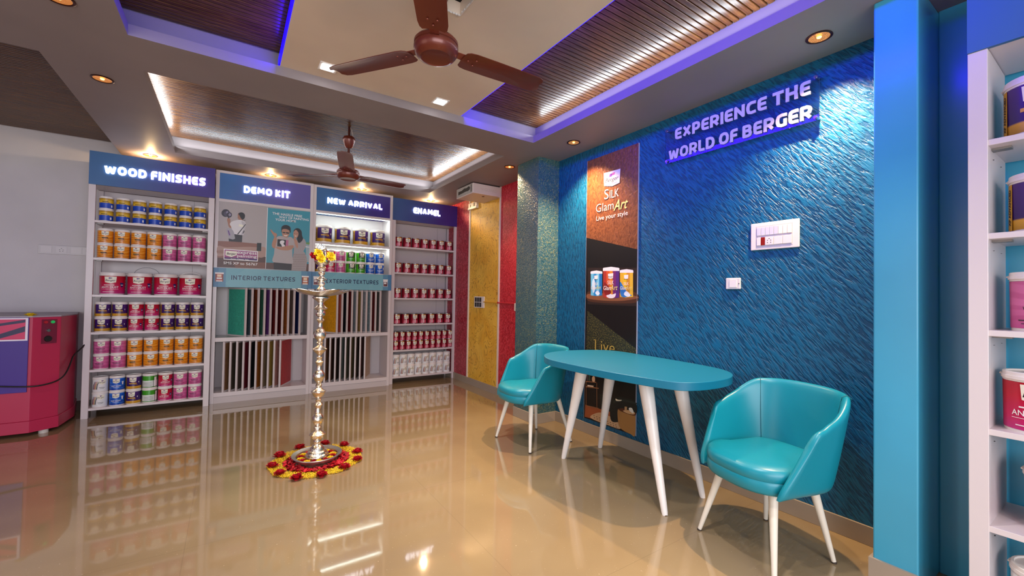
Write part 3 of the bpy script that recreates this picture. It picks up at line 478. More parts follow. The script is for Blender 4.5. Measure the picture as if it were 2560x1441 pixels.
# ---------------------------------------------------------------- prints helper
P = json.loads(r'''{"demo":[["b3aaaa",0,[[-0.121,2.192],[0.334,2.183],[0.331,1.484],[-0.124,1.478]]],["553028",0,[[-0.124,1.593],[0.33,1.618],[0.331,1.484],[-0.124,1.478]]],["7a4a38",0,[[0.019,1.543],[0.329,1.552],[0.331,1.484],[0.044,1.479]]],["8f5f50",0,[[-0.123,1.761],[0.052,1.767],[0.238,1.761],[0.283,1.758],[0.285,1.687],[0.255,1.566],[-0.125,1.58]]],["b08d80",1,[[-0.122,1.706],[-0.038,1.698],[0.155,1.719],[0.251,1.722],[0.3,1.731],[0.329,1.709],[0.329,1.633],[0.287,1.606],[0.246,1.613],[0.094,1.645],[-0.058,1.607],[-0.121,1.602]]],["a07868",1,[[-0.121,1.657],[-0.022,1.669],[0.109,1.664],[0.237,1.664],[0.237,1.645],[0.094,1.645],[-0.059,1.629],[-0.122,1.63]]],["0a0a0c",0,[[0.241,1.77],[0.284,1.772],[0.283,1.679],[0.239,1.68]]],["2a2430",1,[[-0.023,2.077],[-0.026,2.058],[-0.036,2.042],[-0.051,2.032],[-0.068,2.03],[-0.083,2.037],[-0.094,2.05],[-0.098,2.067],[-0.095,2.086],[-0.085,2.102],[-0.07,2.112],[-0.053,2.114],[-0.038,2.108],[-0.027,2.095]]],["4a4258",1,[[-0.027,2.069],[-0.03,2.057],[-0.036,2.046],[-0.047,2.04],[-0.058,2.038],[-0.068,2.042],[-0.076,2.051],[-0.079,2.063],[-0.076,2.075],[-0.07,2.085],[-0.059,2.092],[-0.048,2.093],[-0.038,2.089],[-0.03,2.08]]],["8d86a0",1,[[-0.035,2.083],[-0.036,2.076],[-0.039,2.071],[-0.043,2.067],[-0.048,2.067],[-0.052,2.069],[-0.055,2.074],[-0.056,2.08],[-0.056,2.086],[-0.053,2.092],[-0.049,2.095],[-0.044,2.096],[-0.04,2.094],[-0.036,2.089]]],["2c2634",1,[[-0.003,2.059],[-0.005,2.046],[-0.011,2.035],[-0.021,2.028],[-0.032,2.027],[-0.042,2.031],[-0.049,2.041],[-0.051,2.053],[-0.049,2.066],[-0.043,2.077],[-0.033,2.084],[-0.022,2.085],[-0.012,2.081],[-0.005,2.071]]],["8d86a0",1,[[-0.01,2.06],[-0.011,2.053],[-0.015,2.046],[-0.019,2.043],[-0.025,2.042],[-0.03,2.045],[-0.033,2.05],[-0.035,2.057],[-0.034,2.064],[-0.03,2.07],[-0.026,2.074],[-0.02,2.075],[-0.015,2.072],[-0.012,2.067]]],["2a2430",0,[[-0.04,2.038],[-0.027,2.036],[-0.026,2.008],[-0.036,2.009]]],["a8755c",1,[[-0.041,2.017],[-0.02,2.015],[-0.015,1.986],[-0.017,1.949],[-0.002,1.932],[-0.013,1.914],[-0.03,1.929],[-0.038,1.965],[-0.045,1.996]]],["a8755c",1,[[0.05,2.063],[0.055,2.083],[0.077,2.089],[0.091,2.035],[0.101,2.003],[0.064,2.004],[0.058,2.024],[0.049,2.03],[0.052,2.047]]],["1c191c",1,[[0.056,2.077],[0.068,2.093],[0.091,2.098],[0.113,2.084],[0.119,2.061],[0.113,2.032],[0.094,2.019],[0.08,2.034],[0.068,2.058]]],["e0dcdf",1,[[0.005,1.99],[0.059,2.011],[0.093,2.011],[0.12,1.993],[0.127,1.961],[0.116,1.898],[0.103,1.846],[0.026,1.845],[0.008,1.878],[-0.004,1.921],[-0.02,1.958]]],["c2bdc2",1,[[0.086,1.997],[0.12,1.987],[0.124,1.945],[0.105,1.85],[0.085,1.848],[0.107,1.925]]],["252028",0,[[0.124,1.971],[0.129,1.965],[0.06,1.849],[0.05,1.851]]],["f3efdc",0,[[0.064,1.965],[0.105,1.959],[0.104,1.936],[0.065,1.939]]],["4c4450",1,[[0.111,1.897],[0.118,1.891],[0.108,1.864],[0.1,1.866]]],["a9a4ae",1,[[-0.049,1.894],[-0.019,1.91],[0.011,1.887],[0.026,1.843],[0.033,1.799],[0.013,1.788],[-0.025,1.806],[-0.04,1.85]]],["6a3f8a",0,[[-0.038,1.884],[-0.027,1.884],[-0.012,1.834],[-0.024,1.829]]],["242026",0,[[0.024,1.849],[0.099,1.844],[0.097,1.766],[-0.024,1.765],[-0.027,1.797],[0.013,1.788],[0.033,1.799]]],["a8a8ac",1,[[0.009,1.836],[0.026,1.829],[0.03,1.802],[0.017,1.791],[0.005,1.804]]],["ffffff",0,[[-0.068,1.681],[0.253,1.675],[0.253,1.56],[-0.066,1.564]]],["a03a80",0,[[-0.061,1.673],[0.246,1.667],[0.247,1.589],[-0.061,1.588]]],["4a1a66",0,[[-0.061,1.59],[0.247,1.591],[0.246,1.568],[-0.061,1.571]]],["f3eedc",0,[[-0.051,1.662],[0.055,1.66],[0.053,1.618],[0.003,1.594],[-0.052,1.611]]],["3f98ac",0,[[0.337,2.183],[0.781,2.189],[0.777,1.472],[0.333,1.482]]],["f0eef0",0,[[0.332,2.183],[0.338,2.184],[0.334,1.482],[0.329,1.482]]],["5c4038",0,[[0.335,1.552],[0.778,1.561],[0.777,1.472],[0.333,1.482]]],["9cb4bc",0,[[0.74,1.8],[0.78,1.798],[0.778,1.583],[0.75,1.585]]],["d8dcde",0,[[0.737,1.774],[0.779,1.771],[0.779,1.757],[0.737,1.76]]],["6f9a50",1,[[0.743,1.801],[0.755,1.827],[0.765,1.812],[0.777,1.835],[0.78,1.798]]],["a79a98",0,[[0.615,1.689],[0.731,1.69],[0.752,1.651],[0.761,1.602],[0.751,1.475],[0.596,1.478],[0.6,1.592]]],["8a7c7c",0,[[0.609,1.666],[0.615,1.662],[0.612,1.655],[0.606,1.66]]],["8a7c7c",0,[[0.617,1.639],[0.623,1.635],[0.62,1.628],[0.613,1.633]]],["8a7c7c",0,[[0.61,1.611],[0.617,1.607],[0.613,1.6],[0.607,1.605]]],["8a7c7c",0,[[0.618,1.584],[0.624,1.58],[0.621,1.573],[0.615,1.578]]],["8a7c7c",0,[[0.612,1.556],[0.618,1.552],[0.615,1.545],[0.608,1.55]]],["8a7c7c",0,[[0.619,1.529],[0.626,1.524],[0.622,1.517],[0.616,1.523]]],["8a7c7c",0,[[0.613,1.501],[0.619,1.497],[0.616,1.49],[0.61,1.495]]],["8a7c7c",0,[[0.626,1.667],[0.632,1.663],[0.629,1.656],[0.622,1.661]]],["8a7c7c",0,[[0.633,1.64],[0.64,1.636],[0.636,1.629],[0.63,1.634]]],["8a7c7c",0,[[0.627,1.612],[0.633,1.608],[0.63,1.601],[0.624,1.606]]],["8a7c7c",0,[[0.635,1.585],[0.641,1.581],[0.638,1.573],[0.631,1.579]]],["8a7c7c",0,[[0.628,1.557],[0.635,1.553],[0.631,1.545],[0.625,1.551]]],["8a7c7c",0,[[0.636,1.53],[0.642,1.525],[0.639,1.518],[0.633,1.524]]],["8a7c7c",0,[[0.63,1.502],[0.636,1.497],[0.633,1.49],[0.626,1.496]]],["8a7c7c",0,[[0.642,1.669],[0.649,1.664],[0.645,1.657],[0.639,1.662]]],["8a7c7c",0,[[0.65,1.641],[0.657,1.637],[0.653,1.63],[0.647,1.635]]],["8a7c7c",0,[[0.644,1.613],[0.65,1.609],[0.647,1.602],[0.64,1.607]]],["8a7c7c",0,[[0.652,1.586],[0.658,1.582],[0.654,1.574],[0.648,1.58]]],["8a7c7c",0,[[0.645,1.558],[0.651,1.554],[0.648,1.546],[0.642,1.552]]],["8a7c7c",0,[[0.653,1.531],[0.659,1.526],[0.656,1.519],[0.649,1.525]]],["8a7c7c",0,[[0.646,1.503],[0.653,1.498],[0.649,1.491],[0.643,1.497]]],["8a7c7c",0,[[0.659,1.67],[0.666,1.665],[0.662,1.658],[0.656,1.664]]],["8a7c7c",0,[[0.667,1.643],[0.673,1.638],[0.67,1.631],[0.664,1.636]]],["8a7c7c",0,[[0.661,1.614],[0.667,1.61],[0.664,1.603],[0.657,1.608]]],["8a7c7c",0,[[0.668,1.587],[0.675,1.583],[0.671,1.575],[0.665,1.581]]],["8a7c7c",0,[[0.662,1.559],[0.668,1.554],[0.665,1.547],[0.659,1.553]]],["8a7c7c",0,[[0.67,1.532],[0.676,1.527],[0.673,1.52],[0.666,1.526]]],["8a7c7c",0,[[0.663,1.504],[0.67,1.499],[0.666,1.492],[0.66,1.498]]],["8a7c7c",0,[[0.676,1.671],[0.683,1.666],[0.679,1.659],[0.673,1.665]]],["8a7c7c",0,[[0.684,1.644],[0.69,1.639],[0.687,1.632],[0.681,1.637]]],["8a7c7c",0,[[0.678,1.615],[0.684,1.611],[0.68,1.604],[0.674,1.609]]],["8a7c7c",0,[[0.685,1.588],[0.692,1.584],[0.688,1.576],[0.682,1.582]]],["8a7c7c",0,[[0.679,1.56],[0.685,1.555],[0.682,1.548],[0.675,1.554]]],["8a7c7c",0,[[0.687,1.533],[0.693,1.528],[0.69,1.521],[0.683,1.527]]],["8a7c7c",0,[[0.68,1.505],[0.687,1.5],[0.683,1.493],[0.677,1.498]]],["8a7c7c",0,[[0.693,1.672],[0.7,1.668],[0.696,1.66],[0.69,1.666]]],["8a7c7c",0,[[0.701,1.645],[0.707,1.64],[0.704,1.633],[0.698,1.639]]],["8a7c7c",0,[[0.694,1.617],[0.701,1.612],[0.697,1.605],[0.691,1.61]]],["8a7c7c",0,[[0.702,1.589],[0.709,1.585],[0.705,1.577],[0.699,1.583]]],["8a7c7c",0,[[0.696,1.561],[0.702,1.556],[0.699,1.549],[0.692,1.555]]],["8a7c7c",0,[[0.704,1.534],[0.71,1.529],[0.707,1.522],[0.7,1.527]]],["8a7c7c",0,[[0.697,1.505],[0.704,1.501],[0.7,1.494],[0.694,1.499]]],["8a7c7c",0,[[0.71,1.673],[0.717,1.669],[0.713,1.662],[0.707,1.667]]],["8a7c7c",0,[[0.718,1.646],[0.724,1.641],[0.721,1.634],[0.715,1.64]]],["8a7c7c",0,[[0.711,1.618],[0.718,1.613],[0.714,1.606],[0.708,1.611]]],["8a7c7c",0,[[0.719,1.59],[0.726,1.586],[0.722,1.578],[0.716,1.584]]],["8a7c7c",0,[[0.713,1.562],[0.719,1.557],[0.716,1.55],[0.709,1.556]]],["8a7c7c",0,[[0.721,1.535],[0.727,1.53],[0.724,1.523],[0.717,1.528]]],["8a7c7c",0,[[0.714,1.506],[0.721,1.502],[0.717,1.494],[0.711,1.5]]],["8a7c7c",0,[[0.727,1.674],[0.734,1.67],[0.73,1.663],[0.724,1.668]]],["8a7c7c",0,[[0.735,1.647],[0.742,1.642],[0.738,1.635],[0.732,1.641]]],["8a7c7c",0,[[0.729,1.619],[0.735,1.614],[0.732,1.607],[0.725,1.612]]],["8a7c7c",0,[[0.736,1.591],[0.743,1.587],[0.739,1.579],[0.733,1.585]]],["8a7c7c",0,[[0.73,1.563],[0.736,1.558],[0.733,1.551],[0.726,1.557]]],["8a7c7c",0,[[0.738,1.535],[0.744,1.531],[0.741,1.524],[0.734,1.529]]],["8a7c7c",0,[[0.731,1.507],[0.738,1.502],[0.734,1.495],[0.728,1.501]]],["a8a0a2",1,[[0.621,1.815],[0.66,1.848],[0.7,1.865],[0.728,1.849],[0.743,1.806],[0.735,1.75],[0.718,1.709],[0.735,1.684],[0.625,1.68],[0.615,1.731],[0.611,1.79]]],["1e181c",1,[[0.608,1.935],[0.618,1.963],[0.642,1.978],[0.671,1.971],[0.691,1.944],[0.698,1.896],[0.709,1.858],[0.69,1.821],[0.666,1.806],[0.649,1.832],[0.64,1.901]]],["c08f78",1,[[0.61,1.935],[0.63,1.957],[0.656,1.93],[0.658,1.898],[0.645,1.867],[0.624,1.86],[0.609,1.88],[0.605,1.907]]],["1e181c",0,[[0.614,1.918],[0.626,1.917],[0.626,1.913],[0.614,1.914]]],["1e181c",0,[[0.637,1.914],[0.651,1.913],[0.651,1.909],[0.637,1.91]]],["f4eee8",0,[[0.62,1.887],[0.641,1.886],[0.636,1.879],[0.623,1.88]]],["c08f78",1,[[0.611,1.864],[0.63,1.875],[0.638,1.851],[0.65,1.818],[0.658,1.754],[0.646,1.741],[0.627,1.781],[0.61,1.824]]],["1c191c",1,[[0.479,1.942],[0.482,1.977],[0.505,1.999],[0.538,2.003],[0.568,1.986],[0.576,1.948],[0.565,1.913],[0.489,1.906]]],["b8866c",1,[[0.486,1.943],[0.522,1.956],[0.559,1.944],[0.565,1.913],[0.557,1.881],[0.536,1.856],[0.509,1.855],[0.491,1.881]]],["b8866c",0,[[0.502,1.873],[0.546,1.87],[0.552,1.844],[0.497,1.85]]],["141214",0,[[0.49,1.92],[0.523,1.919],[0.521,1.905],[0.494,1.906]]],["141214",0,[[0.528,1.92],[0.561,1.918],[0.558,1.904],[0.53,1.905]]],["f6f0ea",1,[[0.505,1.884],[0.525,1.882],[0.546,1.886],[0.536,1.873],[0.517,1.872]]],["b5acac",1,[[0.435,1.852],[0.464,1.869],[0.498,1.868],[0.533,1.856],[0.572,1.869],[0.601,1.852],[0.618,1.815],[0.619,1.751],[0.6,1.734],[0.601,1.641],[0.598,1.551],[0.409,1.557],[0.412,1.658],[0.416,1.735],[0.425,1.798]]],["17151c",0,[[0.443,1.83],[0.53,1.828],[0.527,1.742],[0.441,1.749]]],["c06a90",0,[[0.53,1.828],[0.556,1.828],[0.553,1.744],[0.527,1.744]]],["e9e6ea",1,[[0.472,1.812],[0.499,1.821],[0.515,1.806],[0.505,1.781],[0.522,1.758],[0.493,1.745],[0.483,1.769],[0.468,1.787]]],["b8866c",1,[[0.387,1.752],[0.393,1.796],[0.413,1.855],[0.432,1.847],[0.436,1.814],[0.426,1.755],[0.422,1.724],[0.4,1.726]]],["b8866c",1,[[0.368,1.931],[0.376,1.935],[0.404,1.905],[0.428,1.896],[0.437,1.874],[0.424,1.851],[0.41,1.855],[0.393,1.882],[0.381,1.9]]],["b8866c",1,[[0.433,1.744],[0.476,1.742],[0.553,1.763],[0.608,1.77],[0.602,1.734],[0.554,1.709],[0.485,1.707],[0.439,1.721]]],["2a2226",0,[[0.409,1.559],[0.596,1.552],[0.593,1.476],[0.414,1.479]]]],"silk":[["120e0e",0,[[2.808,1.811],[2.247,1.523],[2.251,1.362],[2.807,1.374]]],["120e0e",0,[[2.812,1.497],[2.245,1.521],[2.241,0.772],[2.815,0.72]]],["2b1d19",0,[[2.809,1.487],[2.244,1.461],[2.242,1.155],[2.806,1.157]]],["4d2c1c",1,[[2.804,1.268],[2.633,1.281],[2.389,1.281],[2.248,1.257],[2.246,1.189],[2.388,1.174],[2.631,1.174],[2.805,1.19]]],["8a5434",1,[[2.802,1.248],[2.633,1.256],[2.42,1.257],[2.255,1.234],[2.25,1.217],[2.419,1.194],[2.631,1.194],[2.801,1.209]]],["f2ece8",0,[[2.773,1.448],[2.764,1.453],[2.7,1.458],[2.637,1.448],[2.628,1.443],[2.628,1.427],[2.772,1.431]]],["6fc3dc",0,[[2.769,1.431],[2.734,1.43],[2.73,1.234],[2.765,1.237]]],["2f8fc8",0,[[2.734,1.43],[2.699,1.429],[2.695,1.232],[2.73,1.234]]],["7fd0e4",0,[[2.699,1.429],[2.665,1.428],[2.661,1.235],[2.695,1.232]]],["1f78b8",0,[[2.665,1.428],[2.631,1.427],[2.628,1.238],[2.661,1.235]]],["d8eef6",1,[[2.753,1.346],[2.726,1.388],[2.71,1.302],[2.737,1.259]]],["eef6fa",1,[[2.71,1.259],[2.683,1.28],[2.655,1.255],[2.682,1.238]]],["f4efe6",0,[[2.726,1.412],[2.68,1.414],[2.682,1.385],[2.702,1.38],[2.723,1.384]]],["f2ece8",0,[[2.43,1.446],[2.422,1.45],[2.358,1.455],[2.295,1.445],[2.288,1.44],[2.287,1.422],[2.43,1.428]]],["e8b030",0,[[2.427,1.427],[2.392,1.426],[2.388,1.224],[2.423,1.227]]],["f0c020",0,[[2.392,1.426],[2.357,1.425],[2.354,1.221],[2.388,1.224]]],["d8902a",0,[[2.357,1.425],[2.324,1.424],[2.321,1.225],[2.354,1.221]]],["e8b838",0,[[2.324,1.424],[2.29,1.423],[2.287,1.228],[2.321,1.225]]],["2f78c0",1,[[2.425,1.35],[2.39,1.316],[2.341,1.261],[2.301,1.239],[2.409,1.231]]],["e8ecf4",1,[[2.382,1.249],[2.355,1.276],[2.314,1.243],[2.341,1.228]]],["f4efe6",0,[[2.384,1.407],[2.338,1.409],[2.34,1.378],[2.361,1.372],[2.381,1.377]]],["f2ece8",0,[[2.621,1.472],[2.613,1.477],[2.526,1.482],[2.442,1.469],[2.434,1.464],[2.434,1.443],[2.621,1.45]]],["b0342a",0,[[2.617,1.45],[2.58,1.449],[2.576,1.217],[2.613,1.22]]],["d8582a",0,[[2.58,1.449],[2.543,1.447],[2.539,1.214],[2.576,1.217]]],["e8922a",0,[[2.543,1.447],[2.507,1.446],[2.503,1.215],[2.539,1.214]]],["7a2a6a",0,[[2.507,1.446],[2.472,1.444],[2.468,1.218],[2.503,1.215]]],["5a2a7a",0,[[2.472,1.444],[2.437,1.443],[2.433,1.222],[2.468,1.218]]],["f0e4e4",1,[[2.576,1.233],[2.54,1.259],[2.513,1.246],[2.469,1.256],[2.486,1.221],[2.539,1.215]]],["8a1f1f",1,[[2.606,1.349],[2.559,1.322],[2.522,1.259],[2.595,1.246]]],["f4efe6",0,[[2.561,1.423],[2.5,1.427],[2.503,1.386],[2.53,1.379],[2.557,1.385]]],["2f3418",0,[[2.804,1.097],[2.247,0.817],[2.248,0.77],[2.816,0.72]]],["0f0b0b",0,[[2.806,0.742],[2.252,0.784],[2.249,0.133],[2.822,0.139]]],["a0522c",0,[[2.815,0.251],[2.614,0.255],[2.435,0.261],[2.613,0.157],[2.821,0.141]]],["c9a27c",1,[[2.744,0.149],[2.687,0.204],[2.588,0.228],[2.434,0.196],[2.402,0.146],[2.513,0.14]]],["6a5040",0,[[2.709,0.183],[2.696,0.183],[2.7,0.176],[2.712,0.177]]],["5a4434",0,[[2.701,0.166],[2.691,0.166],[2.696,0.158],[2.706,0.159]]],["6a5040",0,[[2.675,0.181],[2.663,0.182],[2.666,0.174],[2.679,0.175]]],["5a4434",0,[[2.668,0.164],[2.657,0.164],[2.662,0.157],[2.673,0.158]]],["6a5040",0,[[2.642,0.179],[2.63,0.18],[2.633,0.173],[2.645,0.173]]],["5a4434",0,[[2.635,0.162],[2.625,0.162],[2.63,0.155],[2.64,0.156]]],["6a5040",0,[[2.61,0.177],[2.598,0.178],[2.601,0.171],[2.613,0.172]]],["5a4434",0,[[2.602,0.161],[2.592,0.161],[2.597,0.153],[2.607,0.154]]],["6a5040",0,[[2.577,0.176],[2.566,0.176],[2.569,0.169],[2.581,0.17]]],["5a4434",0,[[2.57,0.159],[2.56,0.159],[2.565,0.152],[2.575,0.153]]],["6a5040",0,[[2.546,0.174],[2.534,0.174],[2.537,0.167],[2.549,0.168]]],["5a4434",0,[[2.539,0.157],[2.529,0.157],[2.534,0.15],[2.544,0.151]]],["6a5040",0,[[2.515,0.172],[2.503,0.173],[2.506,0.166],[2.518,0.166]]],["5a4434",0,[[2.508,0.156],[2.498,0.156],[2.503,0.149],[2.513,0.15]]],["6a5040",0,[[2.484,0.17],[2.473,0.171],[2.476,0.164],[2.487,0.165]]],["5a4434",0,[[2.477,0.154],[2.468,0.154],[2.472,0.147],[2.482,0.148]]],["6a5040",0,[[2.454,0.169],[2.443,0.169],[2.446,0.162],[2.457,0.163]]],["5a4434",0,[[2.447,0.152],[2.438,0.153],[2.442,0.145],[2.452,0.146]]],["161c1a",1,[[2.508,0.352],[2.437,0.397],[2.345,0.411],[2.25,0.397],[2.248,0.295],[2.434,0.193],[2.51,0.201]]],["262e2a",1,[[2.476,0.356],[2.406,0.392],[2.25,0.394],[2.249,0.382],[2.405,0.372],[2.468,0.343]]],["1c211c",1,[[2.634,0.369],[2.617,0.382],[2.525,0.397],[2.531,0.281],[2.615,0.268]]],["e8dcc0",1,[[2.456,0.381],[2.429,0.378],[2.39,0.384],[2.405,0.372],[2.448,0.365]]],["8a5a3a",0,[[2.812,0.465],[2.683,0.479],[2.684,0.471],[2.812,0.456]]],["8a5a3a",0,[[2.812,0.42],[2.65,0.433],[2.652,0.425],[2.811,0.409]]],["8a5a3a",0,[[2.803,0.25],[2.649,0.26],[2.65,0.252],[2.802,0.241]]],["8a5a3a",0,[[2.81,0.456],[2.805,0.457],[2.799,0.248],[2.806,0.246]]],["8a5a3a",0,[[2.677,0.473],[2.672,0.474],[2.666,0.256],[2.672,0.255]]],["caa078",1,[[2.733,0.508],[2.715,0.524],[2.699,0.514],[2.7,0.479],[2.73,0.478]]],["4a3a3a",0,[[2.799,0.536],[2.786,0.538],[2.781,0.473],[2.801,0.472]]],["3a4a38",0,[[2.775,0.533],[2.76,0.535],[2.754,0.476],[2.776,0.475]]],["d8b898",0,[[2.79,0.434],[2.714,0.44],[2.715,0.428],[2.79,0.421]]],["b07c44",1,[[2.428,0.299],[2.374,0.302],[2.299,0.291],[2.251,0.3],[2.249,0.136],[2.296,0.134],[2.371,0.142],[2.414,0.166],[2.431,0.233]]],["5a2c18",1,[[2.42,0.306],[2.359,0.32],[2.251,0.314],[2.251,0.291],[2.313,0.285],[2.404,0.292]]],["d8a878",1,[[2.377,0.299],[2.314,0.319],[2.259,0.315],[2.263,0.297],[2.321,0.289]]],["efe8dc",1,[[2.314,0.336],[2.285,0.343],[2.266,0.316],[2.274,0.303],[2.307,0.315]]],["c89868",0,[[2.358,0.338],[2.333,0.341],[2.336,0.308],[2.357,0.306]]]],"t_badge7":[[2.623,2.303],[2.433,2.298],[2.441,2.182],[2.525,2.169],[2.617,2.191]],"t_berger7":[[2.603,2.249],[2.453,2.246],[2.454,2.198],[2.602,2.21]],"t_silk":[[2.61,2.158],[2.449,2.137],[2.447,2.066],[2.608,2.073]],"t_glam":[[2.71,2.047],[2.501,2.036],[2.5,1.963],[2.709,1.984]],"t_art":[[2.507,2.046],[2.348,2.032],[2.377,1.959],[2.495,1.953]],"t_style":[[2.705,1.941],[2.348,1.923],[2.35,1.887],[2.704,1.902]],"t_live":[[2.705,0.851],[2.472,0.813],[2.471,0.78],[2.702,0.747]],"t_demo":[[-0.232,2.626]],"t_sms":[[-0.067,1.54],[0.253,1.542],[0.253,1.512],[-0.068,1.509]],"t_hassle":[[0.384,2.137],[0.694,2.14],[0.692,2.113],[0.385,2.108]],"t_way":[[0.45,2.101],[0.767,2.104],[0.766,2.078],[0.45,2.075]],"t_home":[[0.415,2.068],[0.629,2.073],[0.63,2.046],[0.416,2.039]],"t_berger":[[-0.043,1.644],[0.048,1.641],[0.047,1.616],[-0.043,1.612]],"t_wood":[[-1.028,2.401],[-0.245,2.409],[-0.249,2.326],[-1.02,2.316]],"t_kit":[[0.099,2.4],[0.57,2.406],[0.552,2.323],[0.1,2.32]],"t_new":[[0.971,2.404],[1.646,2.395],[1.647,2.325],[0.973,2.326]],"t_enamel":[[2.093,2.428],[2.492,2.43],[2.494,2.346],[2.095,2.347]],"t_int":[[0.008,1.395],[0.634,1.391],[0.635,1.343],[0.009,1.346]],"t_canL":[[-0.141,1.419],[-0.061,1.418],[-0.06,1.32],[-0.138,1.321]],"t_canR":[[0.704,1.416],[0.783,1.416],[0.783,1.312],[0.705,1.312]],"t_ext":[[0.974,1.387],[1.612,1.393],[1.613,1.339],[0.975,1.338]],"t_canE":[[1.672,1.406],[1.739,1.408],[1.736,1.315],[1.68,1.314]],"t_canE0":[[0.834,1.416],[0.886,1.419],[0.889,1.311],[0.837,1.313]],"t_sg1":[[1.886,2.455],[1.063,2.437],[1.063,2.366],[1.88,2.37]],"t_sg2":[[1.937,2.304],[1.014,2.291],[1.016,2.218],[1.93,2.228]]}''')
def hexm(h, cache={}):
    return M(h, 0.4, key='print')
def picture(name, polys, place, parent, step=5e-5):
    bm = BM(); mats = []
    for i, (c, sm, pts) in enumerate(polys):
        if c not in mats: mats.append(c)
        q = smooth_closed([tuple(p) for p in pts], 4) if sm else pts
        vs = [bm.verts.new(place(a, b, (i+1)*step)) for a, b in q]
        try: f = bm.faces.new(vs); f.material_index = mats.index(c)
        except ValueError: pass
    me = obj(name, bm, [hexm(c) for c in mats], parent)
    return me

# ---------------------------------------------------------------- cans
def wrap(r, ang0=0.0):
    """a: metres along the arc from the front (-y), b: height, d: outwards"""
    def place(a, b, d):
        t = -PI/2 + ang0 + a/r; return ((r+d)*math.cos(t), (r+d)*math.sin(t), b)
    return place
def patch(bm, place, a0, a1, b0, b1, d, mi, na=10, tilt=0.0, taper=0.0):
    rows = []
    for j in (0, 1):
        b = (b0, b1)[j]
        k = 1-taper if j == 0 else 1; ac = (a0+a1)/2
        rows.append([bm.verts.new(place(ac+(a0+(a1-a0)*i/na-ac)*k, b + (tilt*abs(i/na-0.5)*2 if j == 0 else 0), d)) for i in range(na+1)])
    for i in range(na): bm.faces.new((rows[0][i], rows[0][i+1], rows[1][i+1], rows[1][i])).material_index = mi
def lab_simple(name, stops, interp='LINEAR', swirl=None, rough=0.3, axis=2):
    a = N(name, rough); g = a.sep('Generated')
    c = a.ramp(g[axis], stops, interp)
    if swirl:
        wv = a.n('TexWave', wave_type='BANDS', bands_direction='Z'); a.l(a.tc.outputs['Generated'], wv.inputs[0])
        wv.inputs['Scale'].default_value = swirl[1]; wv.inputs['Distortion'].default_value = 9; wv.inputs['Detail'].default_value = 1.5; wv.inputs['Detail Scale'].default_value = 0.8
        f = a.ramp(wv.outputs['Fac'], [(0.45, (0, 0, 0, 1)), (0.8, (1, 1, 1, 1))])
        c = a.mix(a.math('MULTIPLY', f, swirl[2]), c, swirl[0])
    a.col(c); return a.m
LAB = {
 'orange': lab_simple('orange_swirl_label', [(0, 'd87808'), (1, 'e88a10')], swirl=('f4b040', 1.6, 0.7)),
 'pink': lab_simple('pink_mineral_label', [(0, 'c8528c'), (0.5, 'd870a4'), (1, 'd06a9c')], swirl=('b8447c', 1.1, 0.5)),
 'crimson': lab_simple('crimson_label', [(0, 'c02a78'), (0.25, 'c8145a'), (0.7, 'c01030'), (1, 'b00c28')]),
 'purple': lab_simple('purple_gold_label', [(0, 'b8851c'), (0.20, 'd8a02a'), (0.24, '32145a'), (1, '44196e')]),
 'blue': lab_simple('blue_label', [(0, '0a3ca0'), (1, '1258c8')], swirl=('2a86e0', 1.2, 0.5)),
 'green': lab_simple('green_label', [(0, '2c8a12'), (0.45, '4cb01c'), (1, '3c9c18')]),
 'greenback': lab_simple('green_and_white_label', [(0, '3a8a20'), (0.06, 'e8ece4'), (0.58, 'e8ece4'), (0.60, '3f9a22')], 'CONSTANT'),
 'white': lab_simple('white_label', [(0, 'e6e4e4'), (1, 'ecebea')]),
}
def tubmat():
    a = N('yellow_blue_label', 0.3); g = a.sep('Generated'); n = a.noise(a.tc.outputs['Generated'], 9, 3, 0.6)
    z = a.math('ADD', g[2], a.math('MULTIPLY', a.math('SUBTRACT', n, 0.5), 0.25))
    c = a.ramp(z, [(0, '0f3fae'), (0.52, '1248bc'), (0.55, 'd8a818'), (0.7, 'e8c030'), (1.0, 'a87818')]); a.col(c); return a.m
LAB['tub'] = tubmat()
def tinmat():
    a = N('red_enamel_label', 0.22); g = a.sep('Generated'); a.col(a.ramp(g[2], [(0, 'a01830'), (0.06, '98142c'), (1, '7c0e1e')])); return a.m
LAB['tin'] = tinmat()
TXTW = M('f4f0ec', 0.4); GOLDP = M('d09a28', 0.35); NAVY = M('1c2a6a', 0.4); PURP = M('6a2a88', 0.4); GREEND = M('143018', 0.4); PINKM = M('d890b0', 0.4)
def badge(parent, pl, w, z0, z1, a=0.0):
    bm = BM(); h = z1-z0
    patch(bm, pl, a-w/2, a+w/2, z0, z1, 0.0012, 0, 10, 0.16*h, 0.10)
    add_text(bm, 'Berger', a-w*0.42, a+w*0.42, z0+h*0.22, z0+h*0.60, lambda x, y, d: pl(x, y, 0.0017), 1, 0.004, 0, 0.25)
    patch(bm, pl, a-w*0.14, a+w*0.02, z0+h*0.68, z0+h*0.88, 0.0017, 2, 3); patch(bm, pl, a+w*0.02, a+w*0.14, z0+h*0.74, z0+h*0.84, 0.0017, 1, 3)
    return obj('badge', bm, [CREAM, INK, PURP], parent)
def bars(bm, pl, rows, mi, d=0.001):
    for a0, a1, z0, z1 in rows:
        patch(bm, pl, a0, a1, z0, z1, d, mi, 8)
